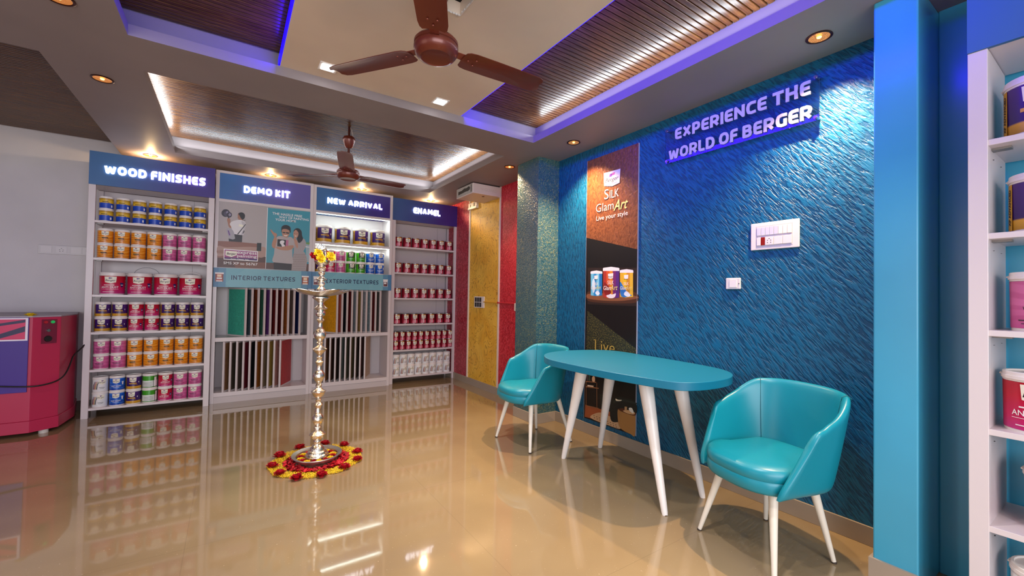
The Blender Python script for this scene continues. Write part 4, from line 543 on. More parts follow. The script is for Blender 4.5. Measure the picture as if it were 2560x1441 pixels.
def make_can(name, kind, r, h, label, group=None, turn=0.0, detail=True):
    t = thing(name, label, 'paint can', (0, 0, 0), 0, group)
    tin = kind in ('tin',)
    metal = kind == 'tin'
    lidh = 0.12*h if not metal else 0.05*h
    bm = BM()
    if metal: lathe(bm, [(0, 0.0), (r*0.97, 0.0), (r, 0.004), (r, h*0.02), (r*0.985, h*0.03), (r*0.985, h-0.006), (r, h-0.004), (r, h-0.001), (r*0.9, h)], 36)
    else: lathe(bm, [(0, 0), (r*0.93, 0), (r*0.94, 0.004), (r*0.965, h-lidh*1.30), (r*0.985, h-lidh*1.25), (r*0.985, h-lidh)], 36)
    body = obj('body', bm, TINB if metal else PLAST, t, smooth=35)
    bm = BM()
    if metal: lathe(bm, [(0, h-0.005), (r*0.55, h-0.005), (r*0.6, h-0.002), (r*0.75, h-0.002), (r*0.8, h-0.004), (r*0.9, h-0.004), (r*0.93, h+0.0005), (r*1.0, h+0.0005), (r*1.005, h-0.004)], 36)
    else: lathe(bm, [(r*0.99, h-lidh), (r*1.02, h-lidh), (r*1.02, h-lidh*0.55), (r*0.99, h-lidh*0.5), (r*0.985, h-0.002), (r*0.96, h), (r*0.9, h), (r*0.88, h-0.006), (0, h-0.006)], 36)
    obj('lid', bm, M('a8a4a0', 0.3, 0.8) if metal else PLAST, t, smooth=35)
    z0 = 0.05*h if not metal else 0.035*h; z1 = (h - lidh*1.32) if not metal else h*0.955
    rr = r*0.972 if not metal else r*0.99
    bm = BM(); lathe(bm, [(rr*0.985 if not metal else rr, z0), (rr*1.008 if not metal else rr, z1)], 40)
    pl = wrap(rr*1.008 if not metal else rr, turn); H = z1-z0
    mats = [LAB[kind], TXTW, INK, GOLDP, NAVY]
    if detail:
        if kind == 'crimson':
            add_text(bm, 'ANTI DUST', -r*0.72, r*0.62, z0+H*0.30, z0+H*0.42, lambda x, y, d: pl(x, y, 0.001), 1, 0.010)
            bars(bm, pl, [(-r*0.72, r*0.62, z0+H*0.245, z0+H*0.255), (-r*0.5, r*0.3, z0+H*0.47, z0+H*0.50), (-r*0.6, r*0.3, z0+H*0.09, z0+H*0.11)], 1)
            patch(bm, pl, r*0.72, r*1.1, z0+H*0.34, z0+H*0.62, 0.001, 4, 4, 0.08*H, 0.5); bars(bm, pl, [(r*0.80, r*1.02, z0+H*0.47, z0+H*0.51)], 1, 0.0014)
            for k in range(4): bars(bm, pl, [(r*1.35, r*1.45, z0+H*(0.2+0.17*k), z0+H*(0.28+0.17*k))], 1)
        elif kind == 'purple':
            bars(bm, pl, [(-r*1.35, -r*1.0, z0, z0+H)], 3)
            add_text(bm, 'XP ADVANCED', 0, 1, 0, 1, lambda x, y, d: pl(-r*1.06-y*r*0.2, z0+H*(0.1+0.8*x), 0.0016), 2, 0.03)
            bars(bm, pl, [(-r*0.5, r*0.5, z0+H*0.42, z0+H*0.50), (-r*0.2, r*0.35, z0+H*0.56, z0+H*0.585), (r*0.15, r*0.6, z0+H*0.34, z0+H*0.36)], 3)
            patch(bm, pl, r*0.72, r*0.84, z0+H*0.5, z0+H*0.62, 0.001, 1, 3, 0.0, 0.6)
        elif kind == 'pink':
            add_text(bm, 'WALMASTA', -r*0.6, r*0.45, z0+H*0.36, z0+H*0.46, lambda x, y, d: pl(x, y, 0.001), 2, 0.010)
            bars(bm, pl, [(-r*0.5, r*0.4, z0+H*0.30, z0+H*0.325), (-r*0.75, r*0.6, z0+H*0.16, z0+H*0.18), (-r*0.65, r*0.4, z0+H*0.09, z0+H*0.105)], 2)
        elif kind == 'orange':
            bars(bm, pl, [(-r*0.4, r*0.35, z0+H*0.36, z0+H*0.44), (-r*0.3, r*0.5, z0+H*0.28, z0+H*0.305), (-r*0.7, r*0.1, z0+H*0.10, z0+H*0.12)], 2)
        elif kind == 'blue':
            add_text(bm, 'EASY CLEAN', -r*0.6, r*0.6, z0+H*0.30, z0+H*0.41, lambda x, y, d: pl(x, y, 0.001), 1, 0.010)
            bars(bm, pl, [(-r*0.4, r*0.4, z0+H*0.22, z0+H*0.24)], 1); patch(bm, pl, r*0.7, r*1.0, z0+H*0.42, z0+H*0.72, 0.001, 1, 4, 0.05*H, 0.4)
        elif kind == 'green':
            mats[2] = GREEND; bars(bm, pl, [(-r*0.75, r*0.75, z0+H*0.42, z0+H)], 2); bars(bm, pl, [(-r*0.5, r*0.5, z0+H*0.5, z0+H*0.53), (-r*0.4, r*0.3, z0+H*0.28, z0+H*0.31)], 1, 0.0014)
            for k in range(3): bars(bm, pl, [(r*1.1, r*1.2, z0+H*(0.2+0.17*k), z0+H*(0.28+0.17*k))], 1)
        elif kind == 'greenback':
            for k in range(6): bars(bm, pl, [(-r*0.8, r*0.5, z0+H*(0.12+0.07*k), z0+H*(0.135+0.07*k))], 2)
            bars(bm, pl, [(r*0.68, r*0.74, z0, z0+H)], 2); bars(bm, pl, [(r*0.85, r*1.25, z0+H*0.1, z0+H*0.9)], 1)
        elif kind == 'white':
            mats = [LAB[kind], TXTW, M('4a4648', 0.4), M('b04050', 0.4), M('b8903a', 0.4)]
            for k, mi in enumerate((2, 3, 4, 2)):
                a = -r*(0.95-0.17*k)
                q = [(a, z0+H*0.18), (a+r*0.08, z0+H*0.55), (a+r*0.30, z0+H*0.85), (a+r*0.36, z0+H*0.83), (a+r*0.18, z0+H*0.52), (a+r*0.12, z0+H*0.18)]
                vs = [bm.verts.new(pl(x, y, 0.001)) for x, y in q]; bm.faces.new(vs).material_index = mi
            bars(bm, pl, [(-r*0.1, r*0.6, z0+H*0.30, z0+H*0.33), (r*0.0, r*0.5, z0+H*0.22, z0+H*0.24)], 2)
        elif kind == 'tin':
            mats = [LAB[kind], M('f2d8dc', 0.3), INK, GOLDP, M('c85068', 0.3)]
            bars(bm, pl, [(-r*0.5, r*0.5, z0+H*0.60, z0+H*0.97)], 3)
            patch(bm, pl, -r*0.65, r*0.65, z0+H*0.04, z0+H*0.36, 0.0008, 4, 8, 0, -0.25)
            bars(bm, pl, [(-r*0.12, r*0.08, z0+H*0.05, z0+H*0.5)], 1)
        elif kind == 'tub':
            bars(bm, pl, [(r*0.7, r*0.95, z0+H*0.1, z0+H*0.35)], 1); bars(bm, pl, [(-r*0.55, r*0.3, z0+H*0.62, z0+H*0.68)], 2)
    L = obj('label', bm, mats, t, smooth=35)
    if detail and kind not in ('tub', 'greenback'):
        bw = {'tin': 1.2*r}.get(kind, r*0.92); b0 = {'tin': 0.50}.get(kind, 0.58); b1 = {'tin': 0.9}.get(kind, 0.96)
        badge(L, pl, bw, z0+H*b0, z0+H*b1, r*0.3 if kind == 'white' else 0.0)
    if r > 0.09:
        bm = BM(); pts = [(r*1.02*math.cos(t_), -0.012*math.sin(t_), h-lidh*0.7 - 0.0*abs(math.sin(t_))) for t_ in ()]
        arc = []
        for k in range(17):
            q = PI*k/16; arc.append((r*1.035*math.cos(q), r*0.25+ r*0.80*math.sin(q)*0.9 - r*0.25*abs(math.cos(q)), h-lidh*0.6 + 0.012*math.sin(q)))
        tube(bm, arc, 0.0035, 8); obj('handle', bm, PLAST, t, smooth=60)
    KIDS[t.name] = list(t.children) if t.children else []
    return t
PROTO = {}
def can(name, kind, r, h, loc, rz, label, group, turn=0.0, detail=True):
    k = (kind, r, h, turn, detail)
    if k not in PROTO:
        t = make_can(name, kind, r, h, label, group, turn, detail)
        bpy.context.view_layer.update()
        KIDS[t.name] = [o for o in bpy.data.objects if o.parent == t]
        for c in KIDS[t.name]: KIDS[c.name] = [o for o in bpy.data.objects if o.parent == c]
        PROTO[k] = t; t.location = loc; t.rotation_euler = (0, 0, rz)
        return t
    return dup(PROTO[k], loc, rz, label, group)

# ---------------------------------------------------------------- racks
ORD = ['first', 'second', 'third', 'fourth', 'fifth', 'sixth', 'seventh', 'eighth', 'ninth', 'tenth']
def rack(label, loc, rz, width, shelves, header_mat, text=None, tbox=None, depth=0.36, pw=0.05, back=True, htop=2.52, hbot=2.205, framed=False, side=False):
    t = thing('display_rack', label, 'display cabinet', loc, rz)
    W = width
    for x in (0, W-pw):
        bm = BM(); box(bm, x, x+pw, 0.0, 0.035, 0, hbot if not framed else htop+0.015); obj('post', bm, WHITEP, t, bevel=0.002)
        if not side:
            bm = BM(); box(bm, x+0.005, x+pw-0.005, depth-0.03, depth, 0, hbot); obj('post', bm, WHITED, t, bevel=0.002)
        bm = BM(); lathe(bm, [(0.016, 0.0), (0.018, 0.003), (0.018, 0.006)], 12, 0, (x+pw/2, 0.018, 0.0)); obj('foot', bm, M('b8b0a8', 0.5), t)
    if side:
        for x in (pw-0.006, W-pw):
            bm = BM(); box(bm, x, x+0.006, 0.035, depth-0.01, 0.03, hbot)
            for z in shelves:
                for yy in (0.09, 0.24): lathe(bm, [(0.007, 0.0), (0.007, 0.001), (0, 0.001)], 10, 1, (x+0.003, yy, z-0.06))
            obj('side_panel', bm, [WHITED, BLACK], t)
    for z in shelves:
        bm = BM(); box(bm, pw*0.6, W-pw*0.6, 0.004, depth-0.005, z-0.022, z); obj('shelf', bm, WHITEP, t, bevel=0.0015)
        for bx in (pw, W-pw-0.05):
            bm = BM(); box(bm, bx, bx+0.05, 0.06, 0.10, z-0.030, z-0.022); obj('bracket', bm, M('8a8684', 0.4, 0.5), t)
    if back:
        bm = BM(); box(bm, pw*0.4, W-pw*0.4-(0.04 if back == 2 else 0), depth-0.012, depth-0.004, 0.07, hbot); box(bm, W*0.80, W*0.80+0.002, depth-0.013, depth-0.012, 0.07, hbot, 1); obj('back_panel', bm, [WHITED, M('6a6464', 0.6)], t)
    bm = BM()
    if framed:
        box(bm, pw*0.72, W-pw*0.72, 0.006, depth, hbot, htop+0.0); h = obj('header_box', bm, header_mat, t)
        bm = BM(); box(bm, pw*0.5, W-pw*0.5, 0.0, 0.03, htop-0.01, htop+0.015); box(bm, pw*0.5, W-pw*0.5, 0.0, 0.03, hbot-0.032, hbot+0.006); obj('header_frame', bm, WHITEP, t, bevel=0.0015)
    else:
        box(bm, 0, W, -0.006, 0.012, hbot, htop); h = obj('header_board', bm, header_mat, t)
        bm = BM(); box(bm, 0.004, W-0.004, 0.012, depth, hbot+0.004, htop-0.004); obj('header_box', bm, WHITEP, t)
    if text:
        bm = BM(); y0 = -0.006 if not framed else 0.006
        add_sign(bm, text, tbox[0], tbox[1], tbox[2], tbox[3], lambda a, b, d: (a, y0-0.010+d, b), 0, 0.25, 0.0095)
        obj('lettering', bm, GLOW, h)
    return t
SH = [1.87, 1.515, 1.165, 0.81, 0.455, 0.095]
HB = mat_header('3a689c', '3a2480', (0.15, 0.72)); HB2 = mat_header('3a6cac', '6258a0', (0.1, 0.6)); HB3 = mat_header('3c5c94', '38207c', (0.0, 0.7))
Y1, Y2, Y3, Y4 = 5.50, 5.585, 5.60, 5.655
rack('white paint rack at far left with WOOD FINISHES header', (-1.128, Y1, 0), 0, 0.968, SH, HB, 'WOOD FINISHES', (0.105, 0.885, 2.318, 2.402))
rack('white paint rack at far right of the rear row with ENAMEL header', (1.803, Y4, 0), 0, 0.978, SH, HB3, 'ENAMEL', (0.29, 0.69, 2.346, 2.428), back=2, depth=0.3, htop=2.525, hbot=2.225)
rack('white paint rack against the light blue wall at the right edge', (2.33, 0.378, 0), -PI/2, 0.98, [1.832, 1.483, 1.124, 0.761, 0.408, 0.06], HB, None, None, depth=0.355, pw=0.052, back=False, side=True, hbot=2.176, htop=2.51)
# texture display cabinets (lower half holds sample boards)
def tex_unit(label, x0, W, yf, hmat, text, tb, shelves):
    t = thing('display_cabinet', label, 'display cabinet', (x0, yf, 0)); D = 0.36
    for i, x in enumerate((0, W-0.034)):
        bm = BM(); box(bm, x, x+0.034, 0, D, 0.0, 2.535); obj('side_panel', bm, WHITEP, t, bevel=0.0015)
    bm = BM(); box(bm, 0.02, W-0.02, D-0.01, D, 0.06, 2.5); obj('back_panel', bm, WHITED, t)
    bm = BM(); box(bm, 0.034, W-0.034, 0, D, 2.508, 2.535); obj('top_panel', bm, WHITEP, t)
    bm = BM(); box(bm, 0.034, W-0.034, 0.008, D-0.01, 2.225, 2.508); h = obj('header_box', bm, hmat, t)
    bm = BM(); add_sign(bm, text, tb[0]-x0, tb[1]-x0, tb[2], tb[3], lambda a, b, d: (a, -0.002+d, b), 0, 0.25, 0.0095); obj('lettering', bm, GLOW, h)
    bm = BM(); box(bm, 0.034, W-0.034, 0, 0.03, 2.195, 2.225); obj('rail', bm, WHITEP, t)
    for z0, z1 in ((1.440, 1.475), (0.667, 0.71), (0.07, 0.115)):
        bm = BM(); box(bm, 0.034, W-0.034, 0.0, D-0.01, z0, z1); obj('shelf', bm, WHITEP, t, bevel=0.0015)
    for z in shelves:
        bm = BM(); box(bm, 0.034, W-0.034, 0.004, D-0.01, z-0.03, z); obj('shelf', bm, WHITEP, t, bevel=0.0015)
    bm = BM(); box(bm, 0.003, W-0.003, 0.008, 0.03, 0.0, 0.068); box(bm, 0.03, 0.032, 0.0075, 0.008, 0, 0.068, 1); obj('plinth', bm, [WHITED, INK], t)
    return t
du = tex_unit('white cabinet with DEMO KIT header, printed picture and interior texture boards', -0.156, 0.969, Y2, HB2, 'DEMO KIT', (0.100, 0.560, 2.322, 2.402), [])
nu = tex_unit('white cabinet with NEW ARRIVAL header, lit shelves and exterior texture boards', 0.815, 0.974, Y3, HB, 'NEW ARRIVAL', (0.972, 1.646, 2.326, 2.400), [1.845])
# lit strips of the new arrival cabinet
for z in (2.190, 1.812):
    bm = BM(); box(bm, 0.036, 0.938, 0.012, 0.028, z, z+0.005); obj('light_strip', bm, M('e8fff8', 0.4, 0, 0, 5.0, key='strip2'), nu)
# blue printed bands
BANDM = None
def band(cab, x0, x1, yf, txt, tx, icons):
    W = x1-x0; H = 0.209
    a = N('facet_print', 0.4); g = a.sep('Generated'); v = a.n('TexVoronoi', feature='F1'); mp = a.mapping('Generated', (4.2, 0.0, 1.1)); a.l(mp, v.inputs['Vector']); v.inputs['Scale'].default_value = 1.0
    r = a.ramp(a.math('FRACT', a.math('MULTIPLY', v.outputs['Color'], 1.0)), [(0, '6aa8b8'), (1, '80b8c4')]); e = a.math('ABSOLUTE', a.math('SUBTRACT', g[0], 0.5)); a.col(a.mix(a.ramp(e, [(0.38, (0, 0, 0, 1)), (0.385, (0.7, 0.7, 0.7, 1)), (0.45, (0.7, 0.7, 0.7, 1)), (0.452, (1, 1, 1, 1))]), r, '4a7ca4'))
    bm = BM(); box(bm, 0.001, W-0.001, 0, 0.010, 0, H); t = obj('printed_band', bm, a.m, cab); t.location = (x0-cab.location.x, -0.012, 1.262); t['label'] = 'light blue printed band with dark lettering'
    bm = BM(); add_sign(bm, txt, tx[0]-x0, tx[1]-x0, tx[2]-1.262, tx[3]-1.262, lambda p, q, d: (p, -0.0006+d, q), 0, 0.185, 0, 0.22); obj('lettering', bm, M('16284e', 0.4), t)
    for (cx, cz, cw, ch, body, tub) in icons:
        bm = BM(); cx -= x0; cz -= 1.262
        def rect(u0, u1, v0, v1, mi, d): bm.faces.new([bm.verts.new((cx+u*cw, -0.0006-d, cz+v*ch)) for u, v in ((u0, v0), (u1, v0), (u1, v1), (u0, v1))]).material_index = mi
        rect(-0.5, 0.5, 0.84, 1.0, 0, 0); rect(-0.46, 0.46, 0.0, 0.84, 0 if tub else 1, 0)
        if tub: rect(-0.40, 0.40, 0.04, 0.62, 1, 0.0002); rect(-0.30, 0.20, 0.34, 0.56, 0, 0.0004); rect(-0.35, 0.1, 0.1, 0.18, 3, 0.0004)
        else:
            rect(-0.46, -0.3, 0, 0.84, 3, 0.0002); rect(0.3, 0.46, 0, 0.84, 3, 0.0002); rect(-0.25, 0.25, 0.52, 0.78, 2, 0.0003); rect(-0.3, 0.3, 0.28, 0.45, 0, 0.0003); rect(-0.35, 0.35, 0.02, 0.14, 0, 0.0003)
        obj('printed_can', bm, [M('efe8e4', 0.4), M(body, 0.4), M('f0d8b8', 0.4), M('8a3a2a', 0.4)], t)
band(du, -0.156, 0.813, Y2, 'INTERIOR TEXTURES', (0.008, 0.635, 1.344, 1.394), [(-0.10, 1.320, 0.078, 0.10, 'b02020', 0), (0.744, 1.312, 0.078, 0.104, 'c86a2a', 0)])
band(nu, 0.815, 1.789, Y3, 'EXTERIOR TEXTURES', (0.975, 1.615, 1.339, 1.391), [(1.708, 1.314, 0.062, 0.095, '5a2430', 1), (0.862, 1.312, 0.055, 0.105, '6a2a3a', 1)])
# sample boards
def board_mat(i, c):
    a = N('sample_%d' % i, 0.5); o = a.mapping(); n = a.noise(o, 30+8*(i % 5), 3, 0.6, (i % 4)*1.2)
    h = lin(c); a.col(a.ramp(n, [(0.35, tuple(v*0.8 for v in h[:3])+(1,)), (0.65, tuple(min(1, v*1.2) for v in h[:3])+(1,))])); a.bump(n, 0.5, 0.004)
    return a.m
def board(label, x, yf, z0, z1, ang, c, i, group):
    """upright sample board: white frame, textured faces; front edge at (x, yf); ang swings its back edge"""
    t = thing('texture_sample_board', label, 'sample board', (x, yf-0.004, z0), ang, group); L = 0.335; H = z1-z0; T = 0.009; F = 0.016
    bm = BM(); box(bm, -T, T, 0, L, 0, F); box(bm, -T, T, 0, L, H-F, H); box(bm, -T, T, 0, F, F, H-F); box(bm, -T, T, L-F, L, F, H-F); obj('frame', bm, WHITEP, t)
    bm = BM(); box(bm, -T+0.002, T-0.002, F, L-F, F, H-F); obj('textured_face', bm, board_mat(i, c), t)
    return t
cols = {
 'A': ['3aa890', '3c4850', '6a3018', '2f5a48', '5a2f6a', '5c1414', '4a1010', '8a4a1c', '5a4840', '0c1440'],
 'B': ['8a6040', '4a4034', '54463c', '6a1424', '14181c', 'a05a1c', '8a7458', 'a88c40', 'b88478', 'b83438'],
 'C': ['d8980c', 'a04a3c', '141418', '5a1414', '787c80', '8a6c40', '86888c', '78868a', '5c1c1c', '4a4440'],
 'D': ['7a5236', '4a2c1c', '3a2a22', '7c8480', '6a6450', '7a6844', '54443a', '5a3430', 'b89c84']}
cn = {'A': ['aqua', 'slate', 'rust brown', 'forest green', 'violet', 'dark red', 'maroon', 'orange brown', 'taupe', 'navy'], 'B': ['tan brick', 'dark olive', 'brown grey', 'crimson', 'black', 'amber', 'khaki', 'mustard', 'dusty pink', 'bright red'],
      'C': ['golden yellow', 'brick red', 'black', 'dark red', 'grey', 'bronze', 'pale grey', 'grey blue', 'maroon', 'charcoal'], 'D': ['brown', 'dark brown', 'umber', 'grey green', 'olive grey', 'ochre', 'dark taupe', 'brown red', 'beige']}
pos = {'A': [0.155+0.0605*i for i in range(10)], 'B': [-0.041+0.0602*i for i in range(10)], 'C': [1.121+0.0592*i for i in range(10)], 'D': [0.985+0.0600*i for i in range(9)]}
for k, yf, z0, z1, ang, where in (('A', Y2, 0.711, 1.258, 0.52, 'upper row of the interior textures'), ('B', Y2, 0.116, 0.664, -0.46, 'lower row of the interior textures'), ('C', Y3, 0.711, 1.258, 0.42, 'upper row of the exterior textures'), ('D', Y3, 0.116, 0.664, -0.46, 'lower row of the exterior textures')):
    for i, x in enumerate(pos[k]):
        board('white framed %s sample board, %s from left in %s' % (cn[k][i], ORD[i], where), x, yf, z0, z1, ang, cols[k][i], ord(k)*10+i, 'texture sample boards')

# ---------------------------------------------------------------- cans on the racks
def row(rackname, sh_name, kinds, x0, pitch, yf, z, r, h, layers=1, rows=1, nm='paint_tub', turnv=None, detail_back=False, group=None):
    adj = {'orange': 'orange', 'pink': 'pink', 'crimson': 'crimson', 'purple': 'purple and gold', 'blue': 'blue', 'green': 'bright green', 'greenback': 'green and white', 'white': 'white', 'tub': 'yellow and blue', 'tin': 'small red'}
    for k in range(rows):
        for ly in range(layers):
            for i, kd in enumerate(kinds):
                if isinstance(kd, tuple): kd = kd[ly]
                if kd is None: continue
                tr = 0.0
                if turnv: tr = turnv[(i*3+ly*5+k) % len(turnv)]
                word = 'tin' if 'tin' in nm else 'tub'
                rowt = '' if rows == 1 else (', front row', ', second row', ', third row')[k]
                lay = '' if layers == 1 else (', lower layer', ', upper layer')[ly]
                lab = '%s %s%s%s, %s from left, %s shelf under %s' % (adj[kd], word, lay, rowt, ORD[i], sh_name, rackname)
                can(nm, kd, r, h, (x0+pitch*i, yf+0.018+r+k*(2*r+0.008), z+ly*(h+0.0005)), 0.0, lab, group or ('%s cans under %s' % (adj[kd], rackname)), round(tr, 2), detail=(k == 0))
TV = (0.0, 0.12, -0.15, 0.0)
X0 = -1.013; PT = 0.1215
row('WOOD FINISHES', 'top', ['tub']*7, X0, PT, Y1, SH[0], 0.053, 0.118, 2, turnv=TV)
row('WOOD FINISHES', 'second', ['orange']*4+['pink']*3, X0, PT, Y1, SH[1], 0.0585, 0.142, 2, turnv=TV)
for i in range(4):
    can('paint_bucket', 'crimson', 0.097, 0.215, (-0.958+0.203*i, Y1+0.115, SH[2]), 0, 'large crimson ANTI DUST paint bucket, %s from left, third shelf under WOOD FINISHES' % ORD[i], 'large crimson buckets', 0.0)
for bx, rr_, mt_, rad in ((-0.958+0.203*3, 0.085, PLAST, 0.006), (-0.958+0.203*1+0.04, 0.10, DKMETAL, 0.0015)):
    pr_ = [o for o in bpy.data.objects if o.name.startswith('paint_bucket') and abs(o.location.x-(-0.958+0.203*(3 if rad > 0.003 else 1))) < 1e-4 and abs(o.location.y-(Y1+0.115)) < 1e-4][0]
    bm = BM(); tube(bm, [(rr_*math.cos(PI*q/16)+(bx-pr_.location.x), 0.03+(0.06 if rad < 0.003 else 0), 0.205+(0.035 if rad > 0.003 else 0.075)*math.sin(PI*q/16)) for q in range(17)], rad, 8); obj('raised_handle', bm, mt_, pr_, smooth=60)
row('WOOD FINISHES', 'fourth', ['purple']*2+['crimson']*2+['purple']*3, X0, PT, Y1, SH[3], 0.0585, 0.142, 2, turnv=TV)
row('WOOD FINISHES', 'fifth', ['pink']*2+['orange']*5, X0, PT, Y1, SH[4], 0.0585, 0.142, 2, turnv=TV)
row('WOOD FINISHES', 'bottom', ['white', 'blue', 'purple', 'greenback', 'crimson', 'pink', 'pink'], X0, PT, Y1, SH[5], 0.0585, 0.142, 2, turnv=TV)
for i in range(4):
    can('paint_bucket', 'purple', 0.097, 0.215, (0.962+0.222*i, Y3+0.125, 1.845), 0, 'large purple and gold paint bucket, %s from left, top shelf under NEW ARRIVAL' % ORD[i], 'large purple buckets', 0.0)
row('NEW ARRIVAL', 'second', ['purple', 'crimson', 'pink', 'green', 'green', 'blue', 'blue'], 0.915, 0.1225, Y3, 1.476, 0.0585, 0.142, 2, turnv=TV)
for si, (nm, nr) in enumerate((('top', 1), ('second', 1), ('third', 1), ('fourth', 2))):
    row('ENAMEL', nm, ['tin']*7, 1.912, 0.1260, Y4, SH[si], 0.056, 0.135, 1, nr, 'paint_tin', group='small red tins under ENAMEL')
row('ENAMEL', 'fifth', ['tin']*10, 1.90, 0.0895, Y4, SH[4], 0.0432, 0.122, 2, 2, 'paint_tin', group='small red tins under ENAMEL')
row('ENAMEL', 'bottom', ['white']*8, 1.912, 0.1085, Y4, SH[5], 0.0530, 0.146, 2, 1, 'paint_tin', TV, group='white tins under ENAMEL')
RS = [1.832, 1.483, 1.124, 0.761, 0.408, 0.06]
for i, (kd, y, dx, lab) in enumerate([('purple', 0.205, 0, 'large purple and gold paint bucket on the top shelf at the right edge'), ('purple', 0.195, 0.01, 'large purple and gold paint bucket on the second shelf at the right edge'),
        ('pink', 0.195, 0.01, 'large pink paint bucket on the third shelf at the right edge'), ('crimson', 0.212, 0, 'large crimson paint bucket at front of the fourth shelf at the right edge'), ('crimson', 0.165, 0.04, 'large crimson paint bucket on the fifth shelf at the right edge'), ('white', 0.195, 0.01, 'white paint bucket on the bottom shelf at the right edge')]):
    can('paint_bucket', kd, 0.097, 0.215, (2.33+0.115+dx, y, RS[i]), -PI/2, lab, None, 0.0)

# ---------------------------------------------------------------- pictures on the cabinets and wall
bm = BM(); box(bm, -0.002, 0.900, 0, 0.006, 0, 0.719); t = obj('printed_panel', bm, M('b0a8a8', 0.45), du); t.location = (0.036, 0, 1.475); t['label'] = 'printed picture panel with painter and smiling couple'
o = picture('printed_picture', P['demo'], lambda a, b, d: (a+0.12, -d, b-1.475), t)
bm = BM(); pf = lambda a, b, d: (a+0.12, -0.0060, b-1.475)
add_text(bm, 'express', 0.056, 0.240, 1.622, 1.660, pf, 0, 0.010); add_text(bm, 'painting', 0.056, 0.240, 1.588, 1.626, pf, 0, 0.010)
add_text(bm, 'SMS XP to 56767', -0.067, 0.252, 1.512, 1.541, pf, 0, 0.010)
add_text(bm, 'Faster  Cleaner  Safer', 0.0, 0.17, 1.568, 1.580, pf, 0, 0.010)
add_text(bm, 'THE HASSLE FREE', 0.384, 0.693, 2.110, 2.138, pf, 0, 0.010); add_text(bm, 'WAY OF PAINTING', 0.452, 0.766, 2.076, 2.103, pf, 0, 0.010); add_text(bm, 'YOUR HOME', 0.415, 0.630, 2.043, 2.070, pf, 0, 0.010)
add_text(bm, 'Berger', -0.040, 0.046, 1.612, 1.642, pf, 1, 0.010, 0, 0.25); add_text(bm, 'Berger', 0.093, 0.128, 2.008, 2.020, pf, 1, 0.010, 0, 0.25)
obj('lettering', bm, [M('f6f4f4', 0.4), INK], t)
# tall poster on the blue wall
XP = 2.69
t = thing('wall_poster', 'tall copper and black poster for wall paint hanging on the blue wall', 'poster', (XP, 2.54, 0.132))
cop = N('copper_texture_print', 0.34, 0.15, 0.6); nn = cop.noise(cop.mapping('Object', (1, 1, 0.6)), 48, 3, 0.6, 0.8); cop.col(cop.ramp(nn, [(0.35, '6a3a20'), (0.6, '8c5430')])); cop.bump(nn, 0.7, 0.006)
grn = N('green_fleck_print', 0.5); nn = grn.noise(grn.mapping(), 120, 3, 0.7); grn.col(grn.ramp(nn, [(0.45, '121812'), (0.56, '2a2c16'), (0.62, '8a7a3a')]))
bm = BM(); box(bm, XP, 2.70, 2.248, 2.832, 0.132, 2.462); obj('panel', bm, M('120e0e', 0.35), t, world=True)
ff = lambda a, b, d: (-d, a-2.54, b-0.132)
bm = BM(); vs = [bm.verts.new(ff(a, b, 0.0003)) for a, b in ((2.832, 2.462), (2.832, 1.762), (2.248, 1.608), (2.248, 2.462))]; bm.faces.new(vs); obj('copper_field', bm, cop.m, t)
sp = [q for q in P['silk'] if q[0] != '2f3418'][0:]
gr = [q for q in P['silk'] if q[0] == '2f3418'][0][2]
sp = [[c, s, [[min(2.831, max(2.2485, a)), min(2.46, max(0.1325, b))] for a, b in pts]] for c, s, pts in sp if c != '120e0e']
picture('printed_picture', sp, ff, t, 4e-5)
bm = BM(); bm.faces.new([bm.verts.new(ff(min(2.831, max(2.2485, a)), b, 0.0004)) for a, b in gr]); obj('green_field', bm, grn.m, t)
g4 = lambda a, b, d: (-0.0045, -a-2.54, b-0.132)
bm = BM()
bm.faces.new([bm.verts.new(ff(a, b, 0.0040)) for a, b in P['t_badge7']]).material_index = 1
def ptxt(s, a0, a1, b0, b1, mi, off=0.02, sh=0.0): add_text(bm, s, -a0, -a1, b0, b1, g4, mi, min(off, 0.008), 0, sh)
ptxt('Berger', 2.603, 2.453, 2.203, 2.248, 2, 0.01, 0.2)
for a0, a1, b0, b1, mi in ((2.56, 2.53, 2.255, 2.28, 3), (2.53, 2.50, 2.262, 2.284, 4), (2.58, 2.47, 2.192, 2.195, 3)):
    bm.faces.new([bm.verts.new(ff(a, b, 0.0045)) for a, b in ((a0, b0), (a1, b0), (a1-0.01, b1), (a0-0.01, b1))]).material_index = mi
ptxt('S', 2.612, 2.562, 2.070, 2.155, 0, -0.005); ptxt('ILK', 2.548, 2.448, 2.070, 2.138, 0, -0.005)
ptxt('Glam', 2.710, 2.503, 1.972, 2.044, 0, -0.01); ptxt('Art', 2.505, 2.348, 1.955, 2.043, 5, 0.03, 0.35); ptxt('Live your style', 2.705, 2.349, 1.886, 1.936, 0, 0.0)
ptxt('Live', 2.700, 2.472, 0.752, 0.848, 6, -0.01)
